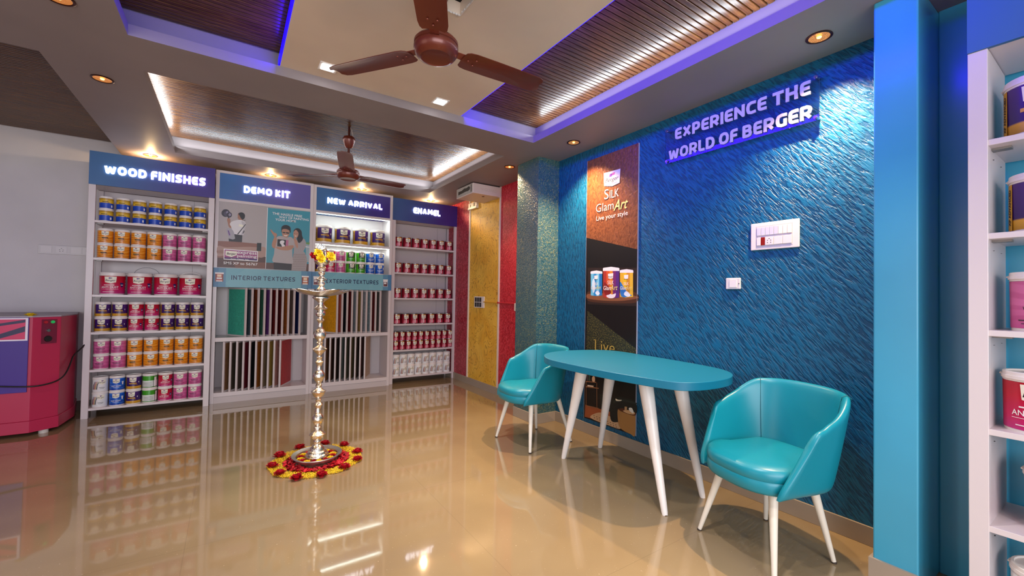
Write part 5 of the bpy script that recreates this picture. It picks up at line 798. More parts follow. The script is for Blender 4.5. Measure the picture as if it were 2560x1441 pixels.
# serifs of the high-contrast capitals
for a, b, w_ in ((2.706, 0.751, 0.03), (2.706, 0.843, 0.018)):
    bm.faces.new([bm.verts.new(ff(x, y, 0.0045)) for x, y in ((a+0.008, b), (a-w_, b), (a-w_, b+0.006), (a+0.008, b+0.006))]).material_index = 6
for (c, z0, s) in ((2.697, 1.332, 0.76), (2.525, 1.338, 1.0), (2.357, 1.328, 0.76)):
    ptxt('SILK', c+0.036*s, c-0.036*s, z0-0.006*s, z0+0.027*s, 0, 0.02); ptxt('Glam', c+0.083*s, c-0.008*s, z0-0.054*s, z0-0.018*s, 0, 0.02); ptxt('Art', c+0.005*s, c-0.078*s, z0-0.054*s, z0-0.012*s, 5, 0.04, 0.3)
    ptxt('Berger', c+0.030*s, c-0.026*s, z0+0.050*s, z0+0.066*s, 2, 0.02, 0.2)
obj('lettering', bm, [M('efe4d8', 0.4), M('e6dcec', 0.4), INK, M('7a3a9a', 0.4), M('c060a0', 0.4), M('e0d080', 0.4), M('d8b458', 0.35, 0.3)], t)
bm = BM()
for y in (2.247, 2.832): box(bm, XP-0.001, 2.70, y, y+0.002, 0.130, 2.463)
obj('edge_strip', bm, M('a8a8b8', 0.4), t, world=True)
# acrylic sign
t = thing('acrylic_sign', 'clear acrylic sign reading EXPERIENCE THE WORLD OF BERGER on the blue wall', 'sign', (2.66, 1.48, 2.21))
gl = N('clear_acrylic', 0.02); gl.b.inputs['Transmission Weight'].default_value = 1.0; gl.b.inputs['IOR'].default_value = 1.3; gl.col('f0f4ff')
bm = BM(); box(bm, 2.655, 2.660, 0.99, 1.97, 2.214, 2.466); obj('plate', bm, gl.m, t, world=True)
bm = BM(); fs = lambda a, b, d: (2.655-0.006+d, -a, b)
add_sign(bm, 'EXPERIENCE THE', -1.888, -1.030, 2.368, 2.447, fs, 0, 0.22, 0.0058); add_sign(bm, 'WORLD OF BERGER', -1.940, -1.022, 2.230, 2.309, fs, 0, 0.22, 0.0058)
obj('lettering', bm, M('cfc4e4', 0.45), t, world=True)
for y in (1.005, 1.955):
    for z in (2.228, 2.452):
        bm = BM(); tube(bm, [(2.64, y, z), (2.70, y, z)], 0.007, 12); tube(bm, [(2.648, y, z), (2.655, y, z)], 0.010, 12); obj('standoff', bm, M('b0b0c0', 0.2, 1.0), t, smooth=40, world=True)

# ---------------------------------------------------------------- switches and sockets
def plate_x(label, name, x, y0, y1, z0, z1, builder):
    t = thing(name, label, 'switch', (x, (y0+y1)/2, z0)); bm = BM(); box(bm, x-0.012, x, y0, y1, z0, z1); obj('frame', bm, SWH, t, bevel=0.004, world=True); builder(t, x-0.012); return t
def b1(t, x):
    bm = BM(); box(bm, x-0.001, x, 1.131, 1.335, 1.545, 1.672); obj('inset', bm, M('cfc8c4', 0.4), t, world=True)
    for r, (z0, z1) in enumerate(((1.614, 1.664), (1.554, 1.602))):
        for i in range(8):
            y1 = 1.330 - i*0.0245; w_ = 0.0225
            if r == 0: mt = M('cdd0dc', 0.3) if i < 5 else M('efe6da', 0.3)
            else: mt = M('e6deda', 0.3)
            if r == 1 and i in (2, 3):
                if i == 3: continue
            if r == 1 and i >= 4:
                if i % 2: continue
                w_ = 0.047
            if r == 1 and i == 2: w_ = 0.047
            bm = BM(); box(bm, x-0.004, x-0.001, y1-w_, y1, z0, z1)
            nm = 'switch_key'
            if r == 1 and i == 1: mt = M('8a1a14', 0.3); nm = 'indicator'
            o = obj(nm, bm, mt, t, bevel=0.001, world=True)
            if r == 1 and i == 2:
                bm = BM()
                for dy, dz in ((0, 0.013), (-0.009, 0.003), (0.009, 0.003), (-0.009, -0.01), (0.009, -0.01)): tube(bm, [(x-0.0046, y1-w_/2+dy, (z0+z1)/2+dz), (x-0.004, y1-w_/2+dy, (z0+z1)/2+dz)], 0.0025, 8)
                obj('socket_holes', bm, BLACK, o, world=True)
plate_x('large white switchboard with red indicator on the blue wall', 'switchboard', 2.70, 1.098, 1.368, 1.527, 1.692, b1)
def b2(t, x):
    bm = BM(); box(bm, x-0.003, x, 1.452, 1.500, 1.300, 1.349); obj('switch_key', bm, M('f2ebe4', 0.3), t, bevel=0.001, world=True)
    bm = BM(); box(bm, x-0.0015, x, 1.436, 1.441, 1.32, 1.326); obj('indicator', bm, BLACK, t, world=True)
plate_x('small square white switch plate on the blue wall', 'switch_plate', 2.70, 1.431, 1.525, 1.288, 1.360, b2)
def b3(t, x):
    for i in range(3):
        for j in range(2):
            bm = BM(); y = 5.03-i*0.062; z = 1.135-j*0.066
            box(bm, x-0.004, x, y-0.048, y, z-0.002, z+0.056); obj('switch_key', bm, M('16181c', 0.35), t, bevel=0.001, world=True)
plate_x('white switch box with six black keys on the yellow wall', 'switch_box', 2.765, 4.79, 5.055, 1.055, 1.205, b3)
plate_x('small white junction box at the edge of the red wall by the pillar', 'junction_box', 2.765, 4.03, 4.085, 1.045, 1.135, lambda t, x: None)
bm = BM(); tube(bm, [(2.757, 4.80, 1.135), (2.757, 4.44, 1.132)], 0.008, 10, 0); tube(bm, [(2.757, 4.44, 1.132), (2.757, 4.085, 1.128)], 0.008, 10, 1)
box(bm, 2.748, 2.765, 4.43, 4.455, 1.122, 1.144, 1); tag(obj('conduit_pipe', bm, [M('d8a018', 0.4), M('c01828', 0.4)], smooth=40), 'thin cable conduit painted yellow and red between switch box and junction box', 'pipe')
# socket strip on the rear wall
t = thing('socket_strip', 'white switch and socket plate on the rear wall beside the WOOD FINISHES rack', 'switch', (-1.33, 5.96, 1.55))
bm = BM(); box(bm, -1.56, -1.17, 5.958, 5.97, 1.552, 1.642); obj('frame', bm, M('cfc8c8', 0.4), t, bevel=0.003, world=True)
for i, x in enumerate((-1.54, -1.435, -1.33, -1.245)):
    bm = BM(); box(bm, x, x+0.075, 5.955, 5.958, 1.567, 1.628); o = obj('switch_key', bm, M('d8d0d0', 0.4), t, world=True)
    if i in (1, 3):
        bm = BM()
        for dx, dz in ((0, 0.015), (-0.012, 0.002), (0.012, 0.002), (-0.01, -0.013), (0.01, -0.013)): tube(bm, [(x+0.037+dx, 5.9545, 1.597+dz), (x+0.037+dx, 5.955, 1.597+dz)], 0.003, 8)
        obj('socket_holes', bm, BLACK, o, world=True)
# stabiliser box
t = thing('voltage_stabiliser', 'white voltage stabiliser box mounted high on the yellow wall', 'stabiliser', (2.765, 4.62, 2.44))
bm = BM(); box(bm, 2.365, 2.765, 4.42, 4.86, 2.435, 2.556); obj('housing', bm, M('d8c8c4', 0.4), t, bevel=0.006, world=True)
bm = BM(); box(bm, 2.361, 2.365, 4.44, 4.845, 2.445, 2.548); pn = obj('end_panel', bm, M('a8a4a2', 0.45), t, bevel=0.001, world=True)
bm = BM(); v = [(4.49, 2.515), (4.52, 2.532), (4.58, 2.520), (4.64, 2.528), (4.70, 2.512), (4.80, 2.512), (4.80, 2.472), (4.68, 2.478), (4.60, 2.482), (4.54, 2.478), (4.50, 2.488)]
prism(bm, v, 2.359, 2.361, 0, lambda a, b, c: (c, a, b)); obj('display_slot', bm, M('1c1614', 0.5), pn, world=True)
bm = BM()
for k in range(7): box(bm, 2.359, 2.361, 4.447+0.004*k, 4.449+0.004*k, 2.455, 2.54)
obj('vent', bm, M('78706c', 0.5), pn, world=True)
bm = BM(); add_text(bm, 'V-GUARD', 2.47, 2.70, 2.478, 2.512, lambda a, b, d: (a, 4.4195, b), 0, 0.01); obj('lettering', bm, M('cbbab6', 0.4), t, world=True)
bm = BM(); lathe(bm, [(0.0, -0.001), (0.016, -0.001), (0.016, 0.001)], 20, 0, (2.56, 4.52, 2.434)); obj('cable_hole', bm, M('4a1a14', 0.5), t, world=True)
bm = BM(); tube(bm, [(2.70, 4.80, 2.562), (2.5, 4.55, 2.562), (2.42, 4.70, 2.562), (2.40, 4.82, 2.562), (2.60, 4.88, 2.562)], 0.006, 8); obj('cable', bm, BLACK, t, smooth=60, world=True)
t = thing('power_outlet', 'small white power outlet just below the stabiliser box', 'socket', (2.765, 5.12, 2.40))
bm = BM(); box(bm, 2.725, 2.765, 5.0, 5.24, 2.400, 2.430); box(bm, 2.735, 2.765, 5.0, 5.24, 2.430, 2.49); obj('frame', bm, SWH, t, bevel=0.003, world=True)
bm = BM(); box(bm, 2.731, 2.735, 5.06, 5.09, 2.435, 2.48); box(bm, 2.731, 2.735, 5.17, 5.18, 2.435, 2.47); obj('switch_key', bm, M('5a4a40', 0.4), t, world=True)

# ---------------------------------------------------------------- paint machine
PINK = M('b8284e', 0.42); PINKD = M('a0284a', 0.45)
t = thing('paint_mixing_machine', 'pink and purple paint mixing machine standing at the left edge', 'machine', (-1.9, 5.4, 0))
out = [(-2.6, 5.92), (-2.6, 5.085), (-1.345, 5.085), (-1.205, 5.195), (-1.185, 5.55), (-1.25, 5.92)]
bm = BM(); prism(bm, out, 0.125, 0.975); obj('cabinet', bm, PINK, t, bevel=0.004, world=True)
o2 = [(-2.605, 5.925), (-2.605, 5.078), (-1.342, 5.078), (-1.198, 5.19), (-1.178, 5.55), (-1.245, 5.925)]
bm = BM(); prism(bm, o2, 0.03, 0.125); obj('base', bm, PINK, t, bevel=0.003, world=True)
bm = BM(); prism(bm, out, 0.9755, 0.985); obj('top', bm, M('a8a0a8', 0.4), t, world=True)
bm = BM(); box(bm, -2.2, -1.362, 5.076, 5.085, 0.365, 0.975); dp = obj('front_panel', bm, M('43248a', 0.45), t, bevel=0.002, world=True)
bm = BM(); box(bm, -2.2, -1.366, 5.072, 5.076, 0.786, 0.972); obj('frame', bm, M('e8e0ec', 0.4), dp, bevel=0.001, world=True)
bm = BM(); box(bm, -2.2, -1.380, 5.070, 5.072, 0.798, 0.961)
def stripe(pts, mi): bm.faces.new([bm.verts.new((x, 5.0695, z)) for x, z in pts]).material_index = mi
stripe([(-2.2, 0.799), (-1.381, 0.799), (-1.381, 0.960), (-2.2, 0.960)], 0)
for (zl0, zl1, zr0, zr1) in ((0.905, 0.925, 0.935, 0.958), (0.80, 0.835, 0.86, 0.905)):
    bm.faces.new([bm.verts.new((x, 5.0690, z)) for x, z in ((-1.54, zl0), (-1.381, zr0), (-1.381, zr1), (-1.54, zl1))]).material_index = 1
bm.faces.new([bm.verts.new((x, 5.0690, z)) for x, z in ((-2.2, 0.80), (-1.54, 0.80), (-1.54, 0.84), (-2.2, 0.86))]).material_index = 1
obj('striped_sign', bm, [M('d02a60', 0.4), M('201a4a', 0.4)], dp, world=True)
# control plate on the chamfered corner
ca = math.atan2(5.195-5.085, -1.205+1.345); cu = Vector((math.cos(ca), math.sin(ca), 0)); cn_ = Vector((math.sin(ca), -math.cos(ca), 0)); co = Vector((-1.345, 5.085, 0))
def chp(u, v, w): return tuple(co + cu*u + cn_*w + Vector((0, 0, v)))
bm = BM(); prism(bm, [(0.055, 0.752), (0.15, 0.752), (0.15, 0.955), (0.055, 0.955)], 0.0, 0.006, 0, chp); cp = obj('control_plate', bm, M('741c38', 0.4), t, world=True)
for nm, u, v, r, mt in (('stop_button', 0.078, 0.932, 0.013, M('b02030', 0.3)), ('start_button', 0.122, 0.932, 0.013, M('20a050', 0.3, 0, 0, 0.4, key='b')), ('key_switch', 0.095, 0.862, 0.014, M('c0c0c0', 0.2, 1.0)), ('power_inlet', 0.095, 0.792, 0.026, M('1a1a1c', 0.4))):
    bm = BM(); c = Vector(chp(u, v, 0.006)); tube(bm, [tuple(c), tuple(c+cn_*0.010)], [r, r*0.85], 18); obj(nm, bm, mt, cp, smooth=40, world=True)
for x, y in ((-1.28, 5.17), (-2.0, 5.17)):
    bm = BM(); lathe(bm, [(0, 0), (0.03, 0), (0.03, 0.03), (0, 0.03)], 20, 0, (x, y, 0)); obj('foot', bm, M('c8c0b8', 0.5), t, smooth=40, world=True)
bm = BM(); tube(bm, smooth_closed([(-1.9, 5.066, 0.47), (-1.6, 5.064, 0.44), (-1.36, 5.064, 0.412), (-1.26, 5.10, 0.415), (-1.195, 5.16, 0.44), (-1.172, 5.25, 0.49), (-1.170, 5.40, 0.60), (-1.172, 5.50, 0.71)], 6)[:-6], 0.006, 8); obj('power_cord', bm, BLACK, t, smooth=60, world=True)
def flower_mesh(r, rings, n, h, cols_):
    """layered petals: flat and wide at the bottom, upright and small towards the middle"""
    bm = BM()
    for k in range(rings):
        f = k/max(1, rings-1); L = r*(1.0-0.45*f); el = math.radians(12+62*f); nn = max(5, int(n*(1-0.35*f)))
        for i in range(nn):
            a = 2*PI*(i+0.5*(k % 2)+random.uniform(-0.2, 0.2))/nn; e = el*random.uniform(0.8, 1.15); Li = L*random.uniform(0.85, 1.1); wd = Li*2.5/nn*(1+0.3*f)
            ca_, sa_ = math.cos(a), math.sin(a)
            def p(t, v):
                u = r*0.06 + Li*t*math.cos(e*(0.6+0.6*t)); z = h*0.10 + Li*t*math.sin(e*(0.6+0.6*t))*h/r*1.05 + abs(v)*0.25
                return bm.verts.new((u*ca_-v*sa_, u*sa_+v*ca_, z))
            rows = [[p(t, s_*wd*w_) for s_ in (-1, 0, 1)] for t, w_ in ((0.0, 0.3), (0.45, 0.95), (0.8, 0.9), (1.0, 0.35))]
            for A, B in zip(rows, rows[1:]):
                for q in (0, 1): bm.faces.new((A[q], A[q+1], B[q+1], B[q])).material_index = (i+k) % len(cols_)
    lathe(bm, [(0, 0), (r*0.35, 0.0), (r*0.4, h*0.25), (r*0.2, h*0.5), (0, h*0.55)], 12)
    return bm
YF = [M('f0cc14', 0.6), M('e4b80c', 0.6), M('f6dc2c', 0.6)]; RF = [M('b40c1c', 0.5), M('c8142a', 0.5), M('920818', 0.5)]
tag(obj('marigold', flower_mesh(0.045, 5, 13, 0.03, YF), YF), 'yellow marigold lying on top of the pink machine', 'flower').location = (-1.37, 5.13, 0.985)

# ---------------------------------------------------------------- oil lamp with flowers
LX, LY = 0.552, 3.335
K = 344.0
def zof(y): return 1.22 - (y - 730.5)/K
lampb = thing('standing_oil_lamp', 'tall silver standing oil lamp with petal plate in the middle of the floor', 'oil lamp', (LX, LY, 0.0))
def seg(rows, y0, s): return [(max(0.004, hw/K), zof(y0 + Y/s)) for Y, hw in rows]
prof = seg([(1195, 26.5), (1160, 27.5), (1130, 26), (1115, 23), (1095, 22.5), (1070, 20), (1060, 17), (1035, 16.5), (1010, 14), (985, 12), (970, 8), (935, 7.2), (915, 9), (895, 7.5), (870, 11), (850, 14), (815, 15.5), (806, 19), (798, 19), (775, 15), (750, 10), (735, 6.5), (715, 6), (700, 9.2), (685, 9), (668, 5.5), (650, 6.5), (630, 9), (600, 12), (570, 13.2), (530, 13.2), (495, 11), (465, 7), (440, 7.5), (400, 6.2), (370, 6.2), (350, 7), (335, 10), (318, 10.5), (300, 8), (280, 4.8), (260, 6.5), (240, 7), (220, 5), (205, 6.5), (185, 11), (160, 13.2), (130, 14.5), (112, 17.2), (103, 17.2), (85, 12), (60, 8), (40, 5)], 960, 6.55)
prof += seg([(1330, 7), (1300, 7.4), (1275, 5), (1255, 6), (1225, 9), (1180, 12.5), (1140, 14), (1100, 13), (1060, 9.5), (1040, 7), (1000, 6), (960, 6.2), (930, 7), (905, 9), (885, 10), (865, 7), (850, 5), (830, 6.5), (810, 7.5), (795, 5), (770, 4.8), (745, 6.5), (715, 11), (690, 13.5), (665, 17), (655, 17), (635, 13), (605, 7), (580, 5.2), (560, 7.2), (545, 8), (525, 5), (505, 6.5), (485, 8), (460, 12), (425, 14), (385, 14.3), (345, 12), (310, 9.5), (280, 6.3), (230, 5.4), (180, 5.6), (160, 7), (145, 10), (130, 9.5), (110, 6), (85, 5.5), (65, 8), (52, 11), (30, 11.5), (20, 12)], 780, 7.208)
prof += seg([(1425, 11), (1405, 8.5), (1385, 14), (1370, 16.3), (1362, 16), (1340, 11), (1315, 8.5), (1290, 7), (1262, 7), (1245, 9), (1215, 14), (1185, 20), (1165, 20), (1155, 17)], 580, 7.208)
prof = [(0.0, prof[0][1])] + prof
# base sits in the bowl
z_shift = 0.03 - prof[0][1]
prof2 = [(r, z + z_shift*(1-min(1, max(0, (z-prof[0][1])/0.1)))) for r, z in prof]
for i in range(1, len(prof2)):
    if prof2[i][1] <= prof2[i-1][1]: prof2[i] = (prof2[i][0], prof2[i-1][1]+0.0008)
bm = BM(); lathe(bm, prof2, 40); obj('column', bm, SILVER, lampb, smooth=40)
zt = prof2[-1][1]
# petal plate with five spouts
bm = BM(); NP = 80; rings = []
for fr, dz in ((0.08, 0.0), (0.35, 0.004), (0.62, 0.014), (0.85, 0.030), (1.0, 0.044), (1.0, 0.048), (0.84, 0.036), (0.6, 0.022), (0.3, 0.014), (0.0, 0.012)):
    ring = []
    for i in range(NP):
        a = 2*PI*i/NP + 0.55; sp_ = abs(math.cos(2.5*a)); R = 0.150 + 0.062*sp_**3; R = R if fr > 0.5 else 0.165
        ring.append(bm.verts.new((R*fr*math.cos(a), R*fr*math.sin(a), zt+dz*(0.8+0.35*sp_**3))))
    rings.append(ring)
for a, b in zip(rings[:-1], rings[1:-1]):
    for i in range(NP): bm.faces.new((a[i], a[(i+1) % NP], b[(i+1) % NP], b[i]))
bm.faces.new(rings[0][::-1]); bm.faces.new(rings[-2])
for v in rings[-1]: bm.verts.remove(v)
obj('spout_plate', bm, SILVER, lampb, smooth=50)
prof3 = seg([(1085, 12), (1060, 11.8), (1035, 11.5), (1010, 9), (990, 7), (965, 5), (945, 8), (925, 8.4), (905, 8), (885, 5.5), (868, 7), (848, 12.8), (840, 13), (825, 8), (810, 6.5), (790, 5), (770, 5), (750, 7.2), (730, 8), (712, 6.6), (700, 6.4), (685, 9), (660, 11), (640, 10.5), (615, 8), (590, 9), (575, 13), (545, 17), (515, 18.5), (500, 18.2), (500, 17.2), (530, 15), (560, 9)], 580, 7.208)
bm = BM(); lathe(bm, prof3, 32); up = obj('upper_column', bm, SILVER, lampb, smooth=40)
zb_ = zof(580+500/7.208)
bm = BM(); tube(bm, [(0.022, -0.005, zb_-0.02), (0.024, -0.005, zb_+0.04), (0.018, 0, zb_+0.085)], [0.011, 0.0085, 0.007], 12)
for i in range(9):   # peacock crest
    a = PI*(0.08+0.84*i/8); c = Vector((-0.012+0.045*math.cos(a)*0.8, 0, zb_+0.085+0.032*math.sin(a)))
    tube(bm, [(-0.010, 0, zb_+0.072), tuple((Vector((-0.010, 0, zb_+0.072))+c)/2), tuple(c)], [0.006, 0.011, 0.011], 8)
tube(bm, [(0.015, 0, zb_+0.085), (0.028, 0, zb_+0.075), (0.034, 0, zb_+0.068)], [0.010, 0.008, 0.003], 8)
obj('peacock_finial', bm, SILVER, lampb, smooth=60)
# bowl
bw = thing('silver_bowl', 'wide shallow silver bowl holding the lamp foot and floating flowers', 'bowl', (LX, LY, 0))
bm = BM(); lathe(bm, [(0, 0.002), (0.11, 0.002), (0.128, 0.006), (0.140, 0.025), (0.145, 0.045), (0.162, 0.052), (0.168, 0.056), (0.166, 0.060), (0.150, 0.056), (0.138, 0.050), (0.134, 0.030), (0.12, 0.012), (0, 0.010)], 64); obj('body', bm, M('d8cec4', 0.36, 1.0), bw, smooth=40)
wt = N('still_water', 0.02); wt.b.inputs['Transmission Weight'].default_value = 0.9; wt.b.inputs['IOR'].default_value = 1.33; wt.col('b0a090')
bm = BM(); lathe(bm, [(0.1335, 0.034), (0, 0.034)], 48); obj('water', bm, wt.m, bw)
def flower(name, proto, label, cat, loc, rz, grp, sc=1.0, tilt=0.0):
    o = proto.copy(); COL.objects.link(o); o.name = name; o.location = loc; o.rotation_euler = (tilt, 0, rz); o.scale = (sc, sc, sc); tag(o, label, cat, grp); return o
my = obj('marigold', flower_mesh(0.026, 5, 13, 0.022, YF), YF); mr = obj('red_rose', flower_mesh(0.025, 5, 9, 0.024, RF), RF)
first = {'y': True, 'r': True}
cl = ['at the far side', 'at the far left', 'at the left', 'at the near left', 'at the near side', 'at the near right', 'at the right', 'at the far right']
for i in range(16):
    a = PI/2 + 2*PI*i/16; k = 'y' if i % 2 == 0 else 'r'
    loc = (LX+0.108*math.cos(a), LY+0.108*math.sin(a), 0.030); lab = '%s floating %s in the silver bowl' % ('yellow marigold' if k == 'y' else 'dark red rose head', cl[(i//2) % 8])
    pr = my if k == 'y' else mr
    if first[k]: pr.location = loc; tag(pr, lab, 'flower', 'flowers floating in the bowl'); first[k] = False
    else: flower('marigold' if k == 'y' else 'red_rose', pr, lab, 'flower', loc, i*1.3, 'flowers floating in the bowl')
rose = obj('red_rose', flower_mesh(0.042, 7, 9, 0.050, RF), RF)
RP = [(0.482, 3.655, 'far left behind the bowl'), (0.333, 3.545, 'left and far from the bowl'), (0.275, 3.363, 'leftmost of the ring'), (0.305, 3.205, 'near left'), (0.390, 3.075, 'nearest left of centre'), (0.535, 3.040, 'nearest the camera'), (0.690, 3.090, 'near right'), (0.800, 3.190, 'right, fourth from the front'), (0.835, 3.340, 'rightmost of the ring'), (0.785, 3.545, 'far right'), (0.660, 3.645, 'far side right behind the lamp')]
for i, (x, y, wh) in enumerate(RP):
    lab = 'red rose head on the yellow petal ring, %s' % wh
    if i == 0: rose.location = (x, y, 0.0); tag(rose, lab, 'flower', 'red roses around the petal ring')
    else: flower('red_rose', rose, lab, 'flower', (x, y, 0.0), i*1.7, 'red roses around the petal ring', random.uniform(0.92, 1.08), 0)
bm = BM()
for i in range(9000):
    a = random.uniform(0, 2*PI); r = 0.215 + 0.095*random.random()**0.8 + 0.008*math.sin(9*a); z = random.uniform(0.001, 0.014); b = random.uniform(0, 2*PI); l = random.uniform(0.005, 0.010); w_ = 0.0022
    x, y = LX+r*math.cos(a), LY+0.01+r*math.sin(a); dx, dy = math.cos(b), math.sin(b)
    f = bm.faces.new([bm.verts.new(p) for p in ((x-dy*w_, y+dx*w_, z), (x+dx*l, y+dy*l, z+random.uniform(-0.001, 0.005)), (x+dy*w_, y-dx*w_, z), (x-dx*l*0.4, y-dy*l*0.4, z))]); f.material_index = i % 3
tag(obj('yellow_petals', bm, YF), 'ring of loose yellow petals on the floor around the silver bowl', 'petals', kind='stuff')
bm = BM()
for i in range(1100):
    a = random.uniform(0, 2*PI); r = random.uniform(0.150, 0.211); z = random.uniform(0.002, 0.022); b = random.uniform(0, 2*PI); s_ = random.uniform(0.009, 0.017)
    x, y = LX+r*math.cos(a), LY+r*math.sin(a); pts = []
    for k in range(7):
        q = 2*PI*k/7; pts.append(bm.verts.new((x+s_*math.cos(q)*math.cos(b)-0.7*s_*math.sin(q)*math.sin(b), y+s_*math.cos(q)*math.sin(b)+0.7*s_*math.sin(q)*math.cos(b), max(0.001, z+0.4*s_*math.cos(q)))))
    c = bm.verts.new((x, y, z-0.001 if z > 0.003 else z))
    for k in range(7): bm.faces.new((pts[k], pts[(k+1) % 7], c)).material_index = i % 3
tag(obj('red_petals', bm, RF), 'ring of loose red rose petals packed around the silver bowl', 'petals', kind='stuff')
# flowers tied to the lamp top
for dx, dy, z, k, lab in ((-0.035, -0.035, zb_+0.038, 'y', 'yellow marigold tucked at the left of the lamp top'), (-0.02, -0.05, zb_+0.006, 'y', 'yellow marigold hanging below another at the lamp top'), (0.052, -0.02, zb_+0.025, 'y', 'yellow marigold tucked at the right of the lamp top'), (-0.070, -0.03, zb_+0.025, 'r', 'red rose head at the left side of the lamp top'), (-0.052, -0.048, zb_+0.012, 'r', 'red rose head between marigolds at the lamp top')):
    flower('marigold' if k == 'y' else 'red_rose', my if k == 'y' else mr, lab, 'flower', (LX+dx, LY+dy, z), 0.5, 'flowers on the lamp top', 1.5 if k == 'y' else 1.1, 1.2)

# ---------------------------------------------------------------- table
top = [(1.947,2.479),(2.05,2.584),(2.22,2.646),(2.41,2.627),(2.58,2.560),(2.672,2.447),(2.682,2.24),(2.667,1.93),(2.64,1.66),(2.60,1.50),(2.52,1.39),(2.41,1.325),(2.30,1.300),(2.17,1.300),(2.05,1.325),(1.975,1.38),(1.93,1.50),(1.885,1.74),(1.868,1.97),(1.866,2.17),(1.880,2.34)]
t = thing('meeting_table', 'teal oblong table with splayed white tapering legs by the blue wall', 'table', (2.28, 1.98, 0))
pts = smooth_closed(top, 5)
cx, cy = 2.28, 1.98
bm = BM()
prism(bm, [(x-cx, y-cy) for x, y in pts], 0.735, 0.780); obj('tabletop', bm, [TEALTOP], t, bevel=0.003, smooth=30)
for (x0, y0), (x1, y1) in (((2.128, 2.455), (2.17, 2.30)), ((2.533, 2.475), (2.44, 2.27)), ((2.071, 1.516), (2.15, 1.73)), ((2.453, 1.527), (2.40, 1.67))):
    bm = BM(); a = Vector((x1-cx, y1-cy, 0.735)); b = Vector((x0-cx, y0-cy, 0.0))
    tube(bm, [tuple(b+(a-b)*f) for f in (0, 0.02, 0.3, 0.6, 0.85, 1.0)], [0.016, 0.018, 0.025, 0.034, 0.042, 0.045], 24)
    for v in bm.verts:
        if v.co.z < 0.004: v.co.z = 0.0
        if v.co.z > 0.733: v.co.z = 0.7345
    obj('leg', bm, LEGW, t, smooth=40)
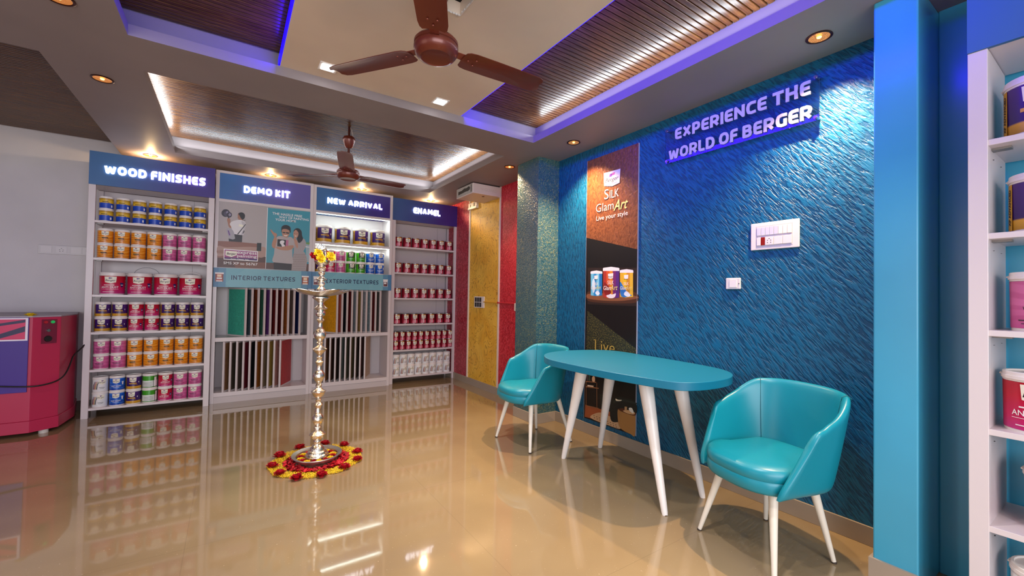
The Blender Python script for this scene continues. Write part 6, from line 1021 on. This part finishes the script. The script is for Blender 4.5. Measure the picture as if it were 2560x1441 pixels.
# ---------------------------------------------------------------- chairs
def chair(label, loc, rz, legs):
    t = thing('tub_chair', label, 'chair', loc, rz, 'teal tub chairs')
    # local +x is the direction the chair faces
    def U(s, wd, back, front):   # s in -1..1 around the plan, 0 = middle of the back
        a = s*1.0; th = PI - a*PI*0.80 if False else None
        k = abs(s)
        # straight-ish sides, rounded back
        ang = k*2.05
        x = -back*math.cos(min(ang, PI/2)*1.0); y = wd*math.sin(min(ang, PI/2))
        n_ = 2.6
        c = max(0.0, math.cos(min(ang, PI/2))); s2 = math.sin(min(ang, PI/2))
        x = -back*c**(2/n_); y = wd*s2**(2/n_)
        if ang > PI/2: x = front*(ang-PI/2)/(2.05-PI/2)
        return x, (y if s >= 0 else -y)
    def rimz(s):
        k = abs(s)
        if k < 0.42: return 0.785 - 0.01*(k/0.42)**2
        if k < 0.90:
            f = (k-0.42)/0.48; return 0.775 - 0.125*(f*f*(3-2*f))
        f = (k-0.90)/0.10; return 0.650 - 0.06*f*f
    NS, NT = 44, 10; bm = BM()
    def grid(inner):
        g = []
        for i in range(NS+1):
            s = -1+2*i/NS; col = []
            for j in range(NT+1):
                f = j/NT; th = 0.034 if inner else 0.0
                wd = (0.235+0.062*f**0.8) - th; bk = (0.215+0.075*f) - th
                fr = 0.215 - 0.115*max(0, f-0.14)/0.86
                x, y = U(s, wd, bk, fr)
                z = 0.353+(rimz(s)-0.353)*f
                if abs(s) > 0.9: y *= 1 - 0.05*((abs(s)-0.9)/0.1)**2*f
                col.append(bm.verts.new((x, y, z + (0.0 if not (inner and j == NT) else -0.002))))
            g.append(col)
        return g
    go = grid(False); gi = grid(True)
    for g in (go, gi):
        for i in range(NS):
            for j in range(NT): bm.faces.new((g[i][j], g[i+1][j], g[i+1][j+1], g[i][j+1]))
    # rounded rim
    mid = []
    for i in range(NS+1):
        a = go[i][NT].co; b = gi[i][NT].co; mid.append(bm.verts.new(((a.x+b.x)/2, (a.y+b.y)/2, max(a.z, b.z)+0.012)))
    for i in range(NS):
        bm.faces.new((go[i][NT], go[i+1][NT], mid[i+1], mid[i])); bm.faces.new((mid[i], mid[i+1], gi[i+1][NT], gi[i][NT]))
        bm.faces.new((go[i][0], gi[i][0], gi[i+1][0], go[i+1][0]))
    for i in (0, NS):
        prev = None
        for j in range(NT+1):
            a = go[i][j].co; b = gi[i][j].co; mv = bm.verts.new(((a.x+b.x)/2+0.004, (a.y+b.y)/2, (a.z+b.z)/2))
            if prev is not None:
                bm.faces.new((go[i][j-1], go[i][j], mv, prev)); bm.faces.new((prev, mv, gi[i][j], gi[i][j-1]))
            prev = mv
        bm.faces.new((go[i][NT], mid[i], prev)); bm.faces.new((prev, mid[i], gi[i][NT]))
    sh = obj('shell', bm, LEATHER, t, smooth=180, sub=1)
    # stitched seams at the back corners
    bm = BM()
    for s in (-0.42, 0.42):
        i = int(round((s+1)/2*NS)); pts = []
        for j in range(2, NT+1):
            f = j/NT; x, y = U(s, (0.225+0.075*f**0.8)-0.0345, (0.215+0.075*f)-0.0345, 0.2); pts.append((x+0.001, y, 0.375+(rimz(s)-0.375)*f))
        x, y = U(s, 0.300, 0.290, 0.2); pts += [((pts[-1][0]+x)/2, (pts[-1][1]+y)/2, rimz(s)+0.012), (x, y, rimz(s)-0.005)]
        tube(bm, pts, 0.0016, 6)
    obj('seam', bm, M('0a6470', 0.5), sh, smooth=60)
    # seat cushion
    def plan(k, sc, fx, wide=False):
        a = 2*PI*k/48; c, s_ = math.cos(a), math.sin(a); n_ = 2.7
        x = (0.272+fx if c > 0 else 0.205)*sc*math.copysign(abs(c)**(2/n_), c); y = 0.238*sc*math.copysign(abs(s_)**(2/n_), s_)
        q = min(1, max(0, (x-0.05)/0.09)); q = 0.198 + 0.045*q*q*(3-2*q); y = y if wide else max(-q*sc, min(q*sc, y))
        return x, y
    bm = BM(); rs = []
    for sc, z in ((0.90, 0.352), (0.97, 0.356), (1.0, 0.368), (1.005, 0.395), (1.0, 0.412), (0.992, 0.415), (1.004, 0.420), (1.01, 0.440), (1.0, 0.458), (0.95, 0.470), (0.80, 0.478), (0.5, 0.484), (0.2, 0.486)):
        rs.append([bm.verts.new((plan(k, sc, 0.008, z < 0.414)[0], plan(k, sc, 0.008, z < 0.414)[1], z)) for k in range(48)])
    for a, b in zip(rs, rs[1:]):
        for k in range(48): bm.faces.new((a[k], a[(k+1) % 48], b[(k+1) % 48], b[k]))
    bm.faces.new(rs[0][::-1]); bm.faces.new(rs[-1])
    obj('seat', bm, LEATHER, t, smooth=60)
    for (x0, y0), (x1, y1) in legs:
        bm = BM(); tube(bm, [(x0, y0, 0.004), (x0+(x1-x0)*0.5, y0+(y1-y0)*0.5, 0.18), (x1, y1, 0.358)], [0.0105, 0.0155, 0.0205], 18)
        for v in bm.verts:
            if v.co.z < 0.012: v.co.z = 0.004
        lg = obj('leg', bm, M('e6dccc', 0.38), t, smooth=40)
        bm = BM(); lathe(bm, [(0, 0), (0.0105, 0), (0.0115, 0.004), (0.0105, 0.010), (0, 0.010)], 14, 0, (x0, y0, 0.0)); obj('leg_cap', bm, M('40342c', 0.6), lg, smooth=40)
    return t
def tolocal(pts, c, rz):
    out = []
    for x, y in pts:
        dx, dy = x-c[0], y-c[1]; out.append((dx*math.cos(rz)+dy*math.sin(rz), -dx*math.sin(rz)+dy*math.cos(rz)))
    return out
def legs_for(feet, c, rz, k=0.66):
    L = tolocal(feet, c, rz); return [((x, y), (x*k, y*k)) for x, y in L]
c2 = (2.255, 1.045); r2 = math.atan2(0.107, -0.403)
chair('teal leather tub chair on white legs nearest the camera at right', (c2[0], c2[1], 0), r2, legs_for([(2.094, 1.32), (2.505, 1.183), (2.374, 0.818), (1.985, 0.900)], c2, r2))
c1_ = (2.175, 2.928); r1 = math.radians(176)
chair('teal leather tub chair on white legs beside the teal pillar', (c1_[0], c1_[1], 0), r1, legs_for([(1.940, 3.118), (1.965, 2.660), (2.375, 3.125), (2.42, 2.70)], c1_, r1))
